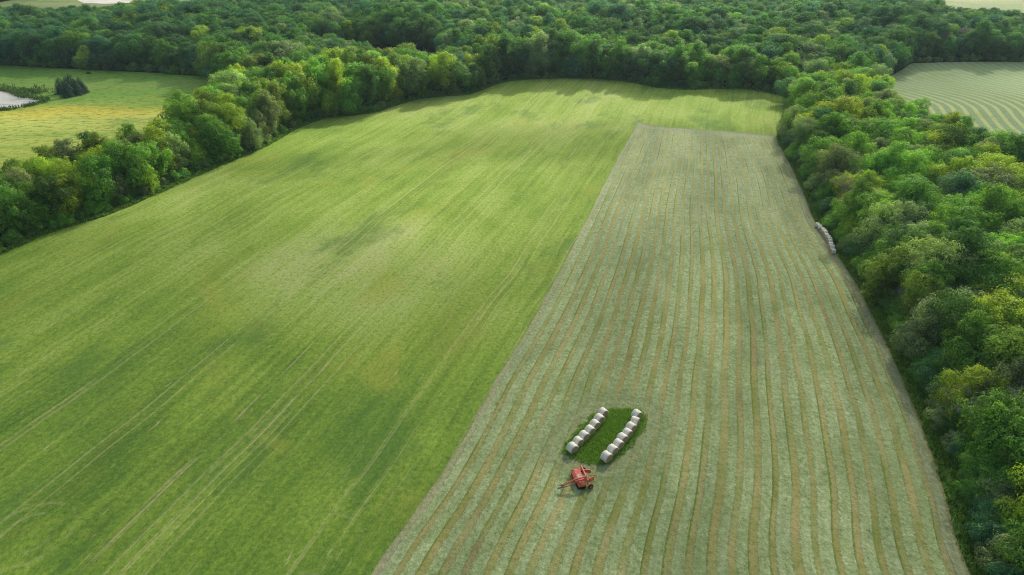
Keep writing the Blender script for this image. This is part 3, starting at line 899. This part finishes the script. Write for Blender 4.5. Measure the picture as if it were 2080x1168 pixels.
# ------------------------------------------------------------------ far woods and undergrowth: masses of instances
def instance_mass(name, pts, rots, scales, tints, idx, sources, label=None):
    me = bpy.data.meshes.new(name); me.vertices.add(len(pts)); me.vertices.foreach_set('co', np.asarray(pts, np.float32).ravel())
    for nm, typ, key, dat in (('rot', 'FLOAT_VECTOR', 'vector', rots), ('scl', 'FLOAT_VECTOR', 'vector', scales), ('tint', 'FLOAT_VECTOR', 'vector', tints), ('pick', 'INT', 'value', idx)):
        a = me.attributes.new(nm, typ, 'POINT'); a.data.foreach_set(key, np.asarray(dat, np.int32 if typ == 'INT' else np.float32).ravel())
    o = obj(name, me); tag(o, label=label, kind='stuff')
    ng = bpy.data.node_groups.new(name, 'GeometryNodeTree')
    ng.interface.new_socket('Geometry', in_out='INPUT', socket_type='NodeSocketGeometry'); ng.interface.new_socket('Geometry', in_out='OUTPUT', socket_type='NodeSocketGeometry')
    N = ng.nodes; Lk = ng.links.new
    gi = N.new('NodeGroupInput'); go = N.new('NodeGroupOutput'); ip = N.new('GeometryNodeInstanceOnPoints'); jn = N.new('GeometryNodeJoinGeometry')
    for src in reversed(sources):
        oi = N.new('GeometryNodeObjectInfo'); oi.transform_space = 'ORIGINAL'; oi.inputs['Object'].default_value = src; oi.inputs['As Instance'].default_value = True
        Lk(oi.outputs['Geometry'], jn.inputs[0])

    def na(nm, typ):
        q = N.new('GeometryNodeInputNamedAttribute'); q.data_type = typ; q.inputs[0].default_value = nm; return q.outputs[0]
    Lk(gi.outputs[0], ip.inputs['Points']); Lk(jn.outputs[0], ip.inputs['Instance'])
    ip.inputs['Pick Instance'].default_value = True
    Lk(na('pick', 'INT'), ip.inputs['Instance Index']); Lk(na('rot', 'FLOAT_VECTOR'), ip.inputs['Rotation']); Lk(na('scl', 'FLOAT_VECTOR'), ip.inputs['Scale'])
    Lk(ip.outputs[0], go.inputs[0])
    md = o.modifiers.new('scatter', 'NODES'); md.node_group = ng
    return o


src, src_i = [], {}
for nm, ls in PROTO.items():
    for f, (cm, tm, H, Rr) in enumerate(ls):
        if ('crown', cm.name) in first: src_i[(nm, f)] = len(src); src.append(first[('crown', cm.name)])
rest = [t for t in trees if not t.get('single')]
pts, rots, scl, tin, idx = [], [], [], [], []
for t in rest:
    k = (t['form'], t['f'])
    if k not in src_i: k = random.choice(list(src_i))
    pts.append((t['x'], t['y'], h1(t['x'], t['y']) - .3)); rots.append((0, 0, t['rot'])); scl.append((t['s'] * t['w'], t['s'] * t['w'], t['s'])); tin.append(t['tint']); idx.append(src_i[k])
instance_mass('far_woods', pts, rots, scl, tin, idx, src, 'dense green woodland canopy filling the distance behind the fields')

# undergrowth and shrubs along the wood edges, under the trees
pts, rots, scl, tin, idx = [], [], [], [], []
sk = [src_i[k] for k in src_i if k[0] == 'skirted']


def bush(x, y, h):
    pts.append((x, y, h1(x, y) - .2)); rots.append((0, 0, random.random() * 6.3)); s = h / 9.0; w = s * random.uniform(1.0, 1.5)
    scl.append((w, w, s)); c = np.array(TINT[random.choice(['dark green', 'bright green', 'mid green', 'blue-green', 'mid green', 'grey-green'])]) * random.uniform(1.0, 1.55); tin.append(c); idx.append(random.choice(sk))


def edge_bushes(line, n_step, d0, d1, h0, h1_, side):
    L = np.asarray(line); s = np.r_[0, np.cumsum(np.hypot(*np.diff(L, axis=0).T))]
    for q in np.arange(0, s[-1], n_step):
        q = q + random.uniform(-.5, .5) * n_step
        x = np.interp(q, s, L[:, 0]); y = np.interp(q, s, L[:, 1]); q2 = min(q + 1, s[-1]); q1 = q2 - 2
        tx = np.interp(q2, s, L[:, 0]) - np.interp(q1, s, L[:, 0]); ty = np.interp(q2, s, L[:, 1]) - np.interp(q1, s, L[:, 1]); l = math.hypot(tx, ty) or 1
        d = random.uniform(d0, d1)
        bush(x - ty / l * d * side, y + tx / l * d * side, random.uniform(h0, h1_))


edge_bushes(fieldL, 1.5, 3.0, 6.5, 1.3, 3.6, 1)
edge_bushes(fieldL, 3.2, 1.6, 2.6, .6, 1.2, 1)
edge_bushes(fieldR, .8, 3.6, 8.0, 1.6, 5.0, -1)
edge_bushes(fieldR, 4.0, 2.8, 3.8, .6, 1.3, -1)
mb = np.asarray(meadow_back); edge_bushes(mb, 1.8, 1.5, 5, 2, 4.5, 1)
edge_bushes(rfield_poly[4:9], 2.0, 1.5, 5, 1.5, 4, 1)
for x, y in zip(np.r_[rng.uniform(52, 135, 900), rng.uniform(58, 110, 500)], np.r_[rng.uniform(40, 260, 900), rng.uniform(45, 150, 500)]):
    if not inside([(x, y)], field_poly)[0] and not inside([(x, y)], rfield_poly)[0] and dist_line([(x, y)], fieldR)[0][0] > 5.5: bush(x, y, random.uniform(2.5, 7.0))
for px, py in ((180, 150), (52, 181), (60, 184), (44, 182), (66, 186)):
    x, y = at(px, py); bush(x, y, 1.4)
instance_mass('undergrowth', pts, rots, scl, tin, idx, src, 'low dark undergrowth along the edges of the woods')


# ------------------------------------------------------------------ grass stands as masses of blades
def blades(name, P, hmin, hmax, per, mat, spread=.25, width=.10, label=None):
    P = np.repeat(np.asarray(P, float), per, 0); n = len(P); r = np.random.default_rng(len(P))
    P = P + r.normal(0, spread, P.shape); z = hgt(P[:, 0], P[:, 1]) + .06
    h = r.uniform(hmin, hmax, n); az = r.random(n) * 6.283; a = np.c_[np.cos(az), np.sin(az), np.zeros(n)] * (width * r.uniform(.7, 1.5, n))[:, None]
    b = np.c_[P, z]; lean = r.normal(0, .28, (n, 2)) * h[:, None]
    m = b + np.c_[lean * .4, h * .6]; tip = b + np.c_[lean, h]
    V = np.stack([b - a * .5, b + a * .5, m + a * .55, m - a * .55, tip + a * .1, tip - a * .1], 1).reshape(-1, 3)
    q = np.arange(n)[:, None] * 6
    F = np.vstack([q + [0, 1, 2, 3], q + [3, 2, 4, 5]])
    lv = np.clip(r.normal(.45, .2, n), 0, 1)
    me = mesh_np(name, V, F, np.r_[lv * .8, np.clip(lv + .15, 0, 1)]); me.materials.append(mat)
    return tag(obj(name, me), kind='stuff', label=label)


def strip_points(line, d0, d1, dens, side):
    L = np.asarray(line); s = np.r_[0, np.cumsum(np.hypot(*np.diff(L, axis=0).T))]; n = int(s[-1] * (d1 - d0) * dens)
    q = rng.uniform(1, s[-1] - 1, n); d = rng.uniform(d0, d1, n)
    x = np.interp(q, s, L[:, 0]); y = np.interp(q, s, L[:, 1]); tx = np.interp(q + 1, s, L[:, 0]) - np.interp(q - 1, s, L[:, 0]); ty = np.interp(q + 1, s, L[:, 1]) - np.interp(q - 1, s, L[:, 1]); l = np.hypot(tx, ty)
    return np.c_[x - ty / l * d * side, y + tx / l * d * side]


blades('tall_grass', np.vstack([strip_points(fieldL, .1, 3.2, 3.0, 1), strip_points(fieldR, .1, 4.6, 3.5, -1)]), .25, .85, 6, M['grass'], .22, .12, 'tall rough grass verge between the fields and the trees')
gp = np.c_[rng.uniform(island[:, 0].min(), island[:, 0].max(), 5200), rng.uniform(island[:, 1].min(), island[:, 1].max(), 5200)]
gd = dist_line(gp, island, True)[0]; gp = gp[inside(gp, island) & (gd > .15) & ((gd > .35) | (rng.random(len(gp)) < .55))]
gp = np.vstack([gp, island[rng.integers(0, len(island), 160)] + rng.normal(0, .22, (160, 2))])
blades('uncut_grass', gp,   .22, .55, 11, M['uncut'], .13, .065, 'oblong strip of uncut dark green grass under the bale rows')
sheet('uncut_ground', island, 1.2, .30, M['verge'], jag=.08)
rp = np.vstack([strip_points(np.vstack([pond_poly, pond_poly[:1]]), -.5, 3.5, .8, 1), strip_points(np.vstack([pond_poly, pond_poly[:1]]), -.5, 3.5, .8, -1),
                np.array(at(55, 188)) + rng.normal(0, 1, (110, 2)) * (6, 3.5), np.array(at(10, 181)) + rng.normal(0, 1, (70, 2)) * (7, 2.5)])
rp = rp[~inside(rp, offset_poly(pond_poly, -1.0))]
blades('reeds', rp, .7, 1.7, 5, M['reed'], .5, .22, 'dark green reeds fringing the pale pond')


# ------------------------------------------------------------------ small mesh kit for the bales and the mower
class MB:
    def __init__(self): self.V, self.F = [], []

    def add(self, V, F):
        o = len(self.V); self.V += [tuple(v) for v in V]; self.F += [tuple(i + o for i in f) for f in F]
        return self

    def box(self, c, s, rot=None, bev=.0):
        x, y, z = (q / 2 for q in s)
        b = min(bev, x * .9, y * .9, z * .9)
        V = []
        if b > 0:
            for sx in (-1, 1):
                for sy in (-1, 1):
                    for sz in (-1, 1):
                        V += [Vector((sx * (x - b), sy * (y - b), sz * z)), Vector((sx * (x - b), sy * y, sz * (z - b))), Vector((sx * x, sy * (y - b), sz * (z - b)))]
            import bmesh
            bm = bmesh.new(); vs = [bm.verts.new(v) for v in V]
            r = bmesh.ops.convex_hull(bm, input=vs); bm.verts.index_update()
            bm.verts.ensure_lookup_table()
            V = [v.co.copy() for v in bm.verts]; F = [[v.index for v in f.verts] for f in bm.faces]; bm.free()
        else:
            V = [Vector((sx * x, sy * y, sz * z)) for sx in (-1, 1) for sy in (-1, 1) for sz in (-1, 1)]
            F = [(0, 1, 3, 2), (4, 6, 7, 5), (0, 4, 5, 1), (2, 3, 7, 6), (0, 2, 6, 4), (1, 5, 7, 3)]
        m = rot if rot else Matrix.Identity(3)
        return self.add([m @ v + Vector(c) for v in V], F)

    def bar(self, a, b, w, h=None, bev=.02):
        a, b = Vector(a), Vector(b); d = b - a; h = h or w
        q = d.to_track_quat('X', 'Z').to_matrix()
        return self.box((a + b) / 2, (d.length, w, h), q, bev)

    def tube(self, pts, r, k=10, cap=True):
        rs = r if hasattr(r, '__len__') else [r] * len(pts)
        V, F = tube(pts, rs, k); F = [tuple(f) for f in F]
        if cap: F += [tuple(range(k))[::-1], tuple(range((len(pts) - 1) * k, len(pts) * k))]
        return self.add(V, F)

    def prism(self, prof, y0, y1):
        """profile in x,z swept along y"""
        n = len(prof)
        V = [(x, y0, z) for x, z in prof] + [(x, y1, z) for x, z in prof]
        F = [(i, (i + 1) % n, n + (i + 1) % n, n + i) for i in range(n)] + [tuple(range(n))[::-1], tuple(range(n, 2 * n))]
        return self.add(V, F)

    def build(self, name, mat, parent=None, smooth=False):
        import bmesh
        me = bpy.data.meshes.new(name); me.from_pydata(self.V, [], self.F); me.update()
        bm = bmesh.new(); bm.from_mesh(me); bmesh.ops.recalc_face_normals(bm, faces=bm.faces); bm.to_mesh(me); bm.free()
        if smooth:
            me.polygons.foreach_set('use_smooth', np.ones(len(me.polygons), bool)); me.set_sharp_from_angle(angle=R(40))
        me.materials.append(mat)
        return obj(name, me, parent)


# ------------------------------------------------------------------ round bales
def mat_wrap():
    t = NT('pale_net_wrap'); x, y, z = t.sep(t.pos())
    a = t.noise(t.xyz(t.math('MULTIPLY', x, 9), y, z), 1.2, 4, .7); b = t.noise(t.pos(), 7, 3, .7)
    col = t.ramp(a, [(.3, (.74, .68, .53)), (.5, (.88, .83, .67)), (.7, (.94, .90, .77))])
    col = t.mix(t.math('MULTIPLY', t.step(b, .5, .7), .35), col, (.44, .42, .31))
    ed = t.step(t.math('ABSOLUTE', x), .50, .60)
    col = t.mix(t.math('MULTIPLY', ed, .45), col, (.46, .42, .30))
    return t.finish(col, .75, .2, b, .03, .5)


def mat_end():
    t = NT('hay_spiral'); x, y, z = t.sep(t.pos())
    r_ = t.math('SQRT', t.math('ADD', t.math('MULTIPLY', y, y), t.math('MULTIPLY', z, z)))
    ang = t.math('ARCTAN2', z, y)
    w = t.math('SINE', t.math('ADD', t.math('MULTIPLY', r_, 46), t.math('ADD', ang, t.math('MULTIPLY', t.noise(t.pos(), 4, 3), 4))))
    col = t.mix(t.step(w, -.6, .8), (.40, .30, .16), (.64, .51, .31))
    col = t.mix(t.math('MULTIPLY', t.step(t.noise(t.pos(), 9, 3, .7), .45, .65), .5), col, (.27, .25, .12))
    return t.finish(col, .95, .08, w, .05, .7)


MW, ME = mat_wrap(), mat_end()
rb = 0.77; hb = .60
prof = [(hb - .10, rb - .0), (hb - .04, rb - .03), (hb, rb - .10)]


def bale_meshes():
    K = 40; b = MB(); V = []; rr = np.random.default_rng(3)
    sag = lambda a: 1 - .030 * max(0, -math.sin(a)) ** 3
    rows = [(-hb, rb - .09), (-hb + .04, rb - .03), (-hb + .11, rb)] + [(q, rb + .012 * math.sin(q * 9)) for q in np.linspace(-.4, .4, 7)] + [(hb - .11, rb), (hb - .04, rb - .03), (hb, rb - .09)]
    for xq, rq in rows:
        for k in range(K):
            a = 2 * math.pi * k / K; w = rq * sag(a) + rr.normal(0, .006)
            V.append((xq, math.cos(a) * w, math.sin(a) * w))
    F = [(i * K + k, i * K + (k + 1) % K, (i + 1) * K + (k + 1) % K, (i + 1) * K + k) for i in range(len(rows) - 1) for k in range(K)]
    b.add(V, F); body = b
    e = MB(); rings = [(rb - .09, .0), (.5, .018), (.36, .006), (.24, .022), (.1, .008)]
    V = [(hb + dx, math.cos(2 * math.pi * k / K) * q * (sag(2 * math.pi * k / K) if q > .6 else 1), math.sin(2 * math.pi * k / K) * q * (sag(2 * math.pi * k / K) if q > .6 else 1)) for q, dx in rings for k in range(K)]
    F = [(i * K + k, i * K + (k + 1) % K, (i + 1) * K + (k + 1) % K, (i + 1) * K + k) for i in range(len(rings) - 1) for k in range(K)] + [tuple(range((len(rings) - 1) * K, len(rings) * K))]
    e.add(V, F)
    return body, e


bm_, em_ = bale_meshes()
bale_root = bpy.data.objects.new('hay_bale', None); COL.objects.link(bale_root)
wrap_o = bm_.build('net_wrap', MW, bale_root, True)
e1 = em_.build('bale_end', ME, bale_root, True)
e2 = e1.copy(); COL.objects.link(e2); e2.parent = bale_root; e2.rotation_euler = (0, 0, math.pi)
bale_used = [False]


def place_bale(x, y, rz, s, label, group, sink=.03):
    if bale_used[0]:
        o = bale_root.copy(); COL.objects.link(o)
        for c in (wrap_o, e1, e2):
            d = c.copy(); COL.objects.link(d); d.parent = o
    else:
        o = bale_root; bale_used[0] = True
    o.location = (x, y, h1(x, y) + .2 + rb * s * .97 - sink); o.rotation_euler = (0, random.uniform(-.03, .03), rz); o.scale = (s, s, s)
    tag(o, label, 'hay bale', group)


def zpt(x, y):
    return (1080 + x / 4.866, 780 + y / 4.866)


rowA = [(403, 632), (458, 568), (518, 512), (575, 457), (624, 400), (668, 345), (706, 282)]
rowB = [(740, 718), (800, 650), (858, 594), (896, 537), (946, 486), (982, 428), (1022, 368), (1040, 302)]
NTH = ['nearest', 'second', 'third', 'fourth', 'fifth', 'sixth', 'seventh', 'eighth']
for row, side in ((rowA, 'left'), (rowB, 'right')):
    W = [at(*zpt(*p), dz=.95) for p in row]
    d = np.array(W[-1]) - np.array(W[0]); base_rz = math.atan2(d[1], d[0]) - math.pi / 2 - R(20)
    for k, (x, y) in enumerate(W):
        rz = base_rz + random.uniform(-.07, .07)
        if side == 'right' and k == 6: rz += .30
        last = k == len(W) - 1
        place_bale(x, y, rz, random.uniform(.97, 1.03), f"round pale-wrapped hay bale, {'farthest' if last else NTH[k]} in the {side} row on the uncut strip", f'{side} row of bales on the uncut strip')
farp = [(352, 305), (412, 358), (468, 412), (508, 455), (535, 505), (568, 555), (602, 605), (640, 652), (650, 705), (668, 775), (694, 842), (730, 930)]
W = [at(1630 + x / 11.68, 430 + y / 11.68, dz=.9) for x, y in farp]
for k, (x, y) in enumerate(W):
    n = len(W) - k
    place_bale(x, y, random.uniform(-.35, .25), random.uniform(.80, .92), f"weathered round bale, {'farthest' if n == 12 else ordw(n)} in the row along the right-hand woods", 'row of bales along the right-hand woods', .05)


# ------------------------------------------------------------------ red mower conditioner
def mat_paint(name, c, faded, dirt):
    t = NT(name); p = t.pos()
    a = t.noise(p, 2.2, 5, .7); b = t.noise(p, 9, 3, .6)
    col = t.mix(t.step(a, .40, .66), c, faded); col = t.mix(t.math('MULTIPLY', t.step(b, .58, .72), .5), col, dirt)
    return t.finish(col, t.math('ADD', .38, t.math('MULTIPLY', a, .3)), .4, b, .01, .3)


RED = mat_paint('faded_red_paint', (.72, .125, .075), (.78, .25, .18), (.42, .12, .07))
ORG = mat_paint('orange_red_paint', (.66, .130, .040), (.70, .21, .10), (.34, .11, .05))
WHT = mat_paint('chalky_white_paint', (.62, .60, .57), (.52, .46, .44), (.35, .25, .22))
STEEL = mat_noise('worn_steel', (.16, .15, .15), (.32, .30, .29), 6, .5, .5, .01, .5)
RUB = mat_noise('black_rubber', (.012, .012, .013), (.035, .033, .032), 8, .85, .3, .02)
BLK = mat_noise('dark_curtain', (.012, .012, .014), (.028, .027, .028), 4, .8, .2, .02)
mx, my = at(1176, 982)
mower = bpy.data.objects.new('mower_conditioner', None); COL.objects.link(mower)
mower.location = (mx, my, h1(mx, my) + .2)
mower.rotation_euler = (0, 0, math.atan2(-.24, -.97))     # local +X is the way it is pulled; local +Y is its near side
tag(mower, 'faded red pull-type hay mower with its drawbar to the left, parked before the uncut strip', 'mower')
# hood over the cutter bar: sloped sheet-steel box, far part flat, near part a rounded drive housing
b = MB(); b.prism([(-.55, .52), (-.62, .95), (-.45, 1.06), (.30, 1.00), (.62, .78), (.70, .50), (.62, .50), (.50, .62), (-.45, .62)], -1.75, .55)
b.bar((-.45, -1.74, 1.06), (.62, -1.74, .82), .06, .10); b.bar((.66, -1.75, .76), (.66, .55, .76), .05, .07)
hood = b.build('hood', RED, mower)
w = MB()
pts = [(-.34, -.46), (-.10, -.58), (.12, -.50), (.20, -.30), (.16, -.02), (-.02, .16), (-.22, .10), (-.38, -.10)]
w.add([(x, y, 1.0 + .04 - (x + .45) * .08 + .022) for x, y in pts] + [(x, y, 1.0 - (x + .45) * .08) for x, y in pts], [tuple(range(8))] + [(i, (i + 1) % 8, 8 + (i + 1) % 8, 8 + i) for i in range(8)])
wp = w.build('worn_decal', WHT, hood)
w = MB(); w.tube([(-.20, -.28, 1.03), (-.20, -.28, 1.075)], .08, 10); w.build('filler_cap', BLK, hood)
b = MB(); b.prism([(-.50, .45), (-.56, .78), (-.36, .92), (.22, .88), (.50, .66), (.58, .45)], .56, 1.42)
b.tube([(.05, 1.05, .80), (.05, 1.05, .95), (.05, 1.05, 1.04), (.05, 1.05, 1.08)], [.40, .38, .26, .05], 18)
b.build('drive_housing', ORG, mower, True)
b = MB(); b.box((.60, -.15, .30), (.06, 3.1, .46), bev=.01); b.box((.05, -1.80, .32), (1.1, .05, .5), bev=.01); b.box((.02, 1.46, .30), (1.0, .05, .46), bev=.01)
b.build('safety_curtain', BLK, mower)
b = MB(); b.box((.35, -.1, .16), (.5, 3.0, .10), bev=.03)
for k in range(7): b.tube([(.42, -1.45 + k * .47, .08), (.42, -1.45 + k * .47, .20)], .2, 12)
b.build('cutter_bar', STEEL, mower)
b = MB()
for zz in (.42, .66): b.tube([(-.32, -1.35, zz), (-.32, 1.1, zz)], .11, 12)
b.build('conditioner_rollers', RUB, mower, True)
# carrying frame behind the hood
b = MB(); b.bar((-.92, -1.95, 1.18), (-.92, 1.15, 1.18), .20, .22, .03); b.bar((-.92, -1.90, 1.2), (-.92, -1.90, .35), .16, .16); b.bar((-.92, 1.05, 1.2), (-.92, 1.05, .35), .16, .16)
b.bar((-.92, -1.2, 1.12), (-.45, -1.2, .95), .10); b.bar((-.92, .45, 1.12), (-.45, .45, .98), .10); b.box((-.92, .50, 1.34), (.34, .42, .14), bev=.03)
b.build('carrying_frame', RED, mower)
b = MB(); b.bar((-.90, .50, 1.46), (.95, .64, 1.36), .20, .20, .03); b.bar((.95, .64, 1.36), (2.9, .80, .72), .19, .19, .03)
bar = b.build('drawbar', ORG, mower)
b = MB(); b.box((3.05, .80, .60), (.40, .16, .10), bev=.02); b.tube([(3.28, .80, .52), (3.28, .80, .66)], .11, 12); b.bar((2.95, .72, .66), (2.75, .68, 1.05), .05)
b.build('hitch', STEEL, bar)
b = MB(); b.tube([(2.72, .96, .02), (2.72, .96, 1.05)], .045, 8); b.box((2.72, .96, .03), (.26, .26, .03), bev=.008); b.bar((2.72, .80, .72), (2.72, .99, .72), .07); b.tube([(2.72, .96, 1.04), (2.86, .98, 1.06)], .02, 6)
b.build('jack_stand', STEEL, bar)
b = MB(); b.tube([(1.0, .86, .86), (2.0, .98, .72), (3.45, .98, .56)], [.07, .07, .055], 10); b.tube([(3.40, .98, .57), (3.62, .98, .54)], .08, 10)
b.build('drive_shaft', STEEL, bar, True)
b = MB(); b.tube([(.9, .57, 1.42), (1.8, .66, 1.10), (2.7, .72, .90), (3.2, .76, .98)], .022, 6); b.tube([(.9, .70, 1.40), (1.8, .78, 1.06), (2.7, .85, .86), (3.3, .84, .92)], .022, 6)
b.build('hydraulic_hose', BLK, bar, True)
# swath shields reaching back behind the frame
for y0, y1, mt in ((-1.30, -.95, RED), (.62, .40, ORG)):
    s = MB(); L_ = [(-.95, y0 - .06), (-1.45, y0 + .02), (-2.05, y1)]
    for (xa, ya), (xb, yb) in zip(L_[:-1], L_[1:]):
        s.add([(xa, ya, .42), (xb, yb, .42), (xb, yb, 1.05), (xa, ya, 1.05), (xa, ya + .05, .42), (xb, yb + .05, .42), (xb, yb + .05, 1.05), (xa, ya + .05, 1.05)],
              [(0, 1, 2, 3), (4, 7, 6, 5), (3, 2, 6, 7), (0, 4, 5, 1), (1, 5, 6, 2), (0, 3, 7, 4)])
    s.bar((-.95, y0 - .02, 1.07), (-2.05, y1 + .02, 1.07), .14, .06)
    s.build('swath_shield', mt, mower)
for yy in (-1.72, 1.30):
    a_ = MB(); a_.bar((-.92, yy, .60), (-1.20, yy, .36), .12, .12)
    arm = a_.build('wheel_arm', RED, mower)
    wv = MB(); K = 28; prof = [(-.11, .25), (-.12, .33), (-.08, .375), (.08, .375), (.12, .33), (.11, .25)]
    V = [(-1.25 + math.cos(2 * math.pi * k / K) * q, yy + .22 * (1 if yy > 0 else -1) + dy, .36 + math.sin(2 * math.pi * k / K) * q) for dy, q in prof for k in range(K)]
    F = [(i * K + k, i * K + (k + 1) % K, (i + 1) * K + (k + 1) % K, (i + 1) * K + k) for i in range(len(prof) - 1) for k in range(K)]
    wv.add(V, F); wheel = wv.build('wheel', RUB, mower, True)
    rm = MB(); yw = yy + .22 * (1 if yy > 0 else -1)
    rm.tube([(-1.25, yw - .08, .36), (-1.25, yw + .08, .36)], .252, 20); rm.tube([(-1.25, yw - .12, .36), (-1.25, yw + .12, .36)], .08, 12)
    rm.build('rim', ORG, wheel)


# ------------------------------------------------------------------ light: low sun ahead and to the right, broken cloud
SUN_EL, SUN_AZ = R(29), R(26)
wd = bpy.data.worlds.new('World'); scene.world = wd; wd.use_nodes = True
nt = wd.node_tree; bg = nt.nodes['Background']; sky = nt.nodes.new('ShaderNodeTexSky')
sky.sky_type = 'NISHITA'; sky.sun_disc = False; sky.sun_elevation = SUN_EL; sky.sun_rotation = SUN_AZ; sky.air_density = 1.2; sky.dust_density = 3.5; sky.ozone_density = 1.0
nt.links.new(sky.outputs[0], bg.inputs[0]); bg.inputs[1].default_value = .15
sd = bpy.data.lights.new('sun', 'SUN'); sd.energy = 5.0; sd.angle = R(.6); sd.color = (1.0, .96, .87)
so = bpy.data.objects.new('sun', sd); COL.objects.link(so)
to_sun = Vector((math.sin(SUN_AZ) * math.cos(SUN_EL), math.cos(SUN_AZ) * math.cos(SUN_EL), math.sin(SUN_EL)))
so.rotation_euler = (-to_sun).to_track_quat('-Z', 'Y').to_euler(); so.location = to_sun * 900

# the cloud that shades parts of the land: a broken layer between the sun and the ground
ZC = 320.0
off = np.array((math.sin(SUN_AZ), math.cos(SUN_AZ))) * ZC / math.tan(SUN_EL)
LIT = [(-190, 250, 75, 50, 1.0), (-75, 275, 70, 45, 1.0), (20, 300, 85, 38, 1.0), (80, 268, 30, 30, .8), (70, 420, 130, 40, 1.0), (-30, 395, 60, 40, .8), (-20, 185, 62, 50, .75), (125, 235, 35, 50, .7),
       (60, 600, 160, 60, .8), (110, 150, 35, 50, .45), (480, 700, 160, 120, 1.0), (-380, 700, 90, 60, .9), (300, 330, 80, 45, .8), (-110, 170, 30, 35, .6), (-70, 120, 50, 40, .3)]
cx = np.arange(-900, 901, 12.0); cy = np.arange(-200, 1201, 12.0); gx, gy = np.meshgrid(cx, cy)
lit = np.zeros_like(gx)
for x0, y0, sx, sy, a_ in LIT: lit = np.maximum(lit, a_ * np.exp(-(((gx - x0) / sx) ** 2 + ((gy - y0) / sy) ** 2) ** 1.3 / 1.6))
V = np.c_[gx.ravel() + off[0], gy.ravel() + off[1], np.full(gx.size, ZC) + 14 * np.sin(gx.ravel() * .013) * np.sin(gy.ravel() * .017)]
nx, ny = len(cx), len(cy); ii = (np.arange(ny - 1)[:, None] * nx + np.arange(nx - 1)[None, :]).ravel()
me = mesh_np('cloud', V, np.c_[ii, ii + 1, ii + nx + 1, ii + nx], smooth=True)
at_ = me.attributes.new('thick', 'FLOAT', 'POINT'); at_.data.foreach_set('value', (1 - lit).ravel().astype(np.float32))
t = NT('cloud_vapour'); th = t.attr('thick')[2]
nz = t.noise(t.pos(), .012, 5, .6)
dens = t.math('MULTIPLY', t.step(t.math('ADD', th, t.math('MULTIPLY', t.math('SUBTRACT', nz, .5), .55)), .10, .75), .56)
tr = t.n('ShaderNodeBsdfTransparent'); tl = t.n('ShaderNodeBsdfTranslucent'); t.put(tl.inputs[0], (.97, .98, 1.0, 1))
mxs = t.n('ShaderNodeMixShader'); t.put(mxs.inputs[0], dens); t.put(mxs.inputs[1], tr.outputs[0]); t.put(mxs.inputs[2], tl.outputs[0]); t.put(t.out.inputs[0], mxs.outputs[0])
tag(obj('cloud_layer', me, None, t.m), kind='structure')

# summer haze hanging over the land
hz = MB().box((0, 600, 60), (2600, 2000, 240))
t = NT('summer_haze'); vs = t.n('ShaderNodeVolumeScatter'); t.put(vs.inputs['Color'], (.66, .86, 1.0)); vs.inputs['Density'].default_value = .00011; vs.inputs['Anisotropy'].default_value = .25
t.put(t.out.inputs['Volume'], vs.outputs[0])
tag(hz.build('haze', t.m), kind='structure')

# ------------------------------------------------------------------ render settings
scene.view_settings.view_transform = 'Standard'; scene.view_settings.look = 'None'; scene.view_settings.exposure = 0; scene.view_settings.gamma = 1
scene.render.engine = 'CYCLES'
scene.cycles.pixel_filter_type = 'BLACKMAN_HARRIS'; scene.cycles.filter_width = 1.05
scene.cycles.max_bounces = 6; scene.cycles.diffuse_bounces = 3; scene.cycles.glossy_bounces = 2; scene.cycles.transmission_bounces = 3; scene.cycles.transparent_max_bounces = 8
scene.cycles.use_denoising = True
scene.cycles.denoiser = 'OPENIMAGEDENOISE'
scene.cycles.denoising_input_passes = 'RGB_ALBEDO_NORMAL'
scene.cycles.denoising_prefilter = 'NONE'
scene.cycles.sample_clamp_indirect = 4
print('trees', len(trees), 'single', sum(1 for t in trees if t.get('single')), 'far', len(rest), 'bush', len(pts))
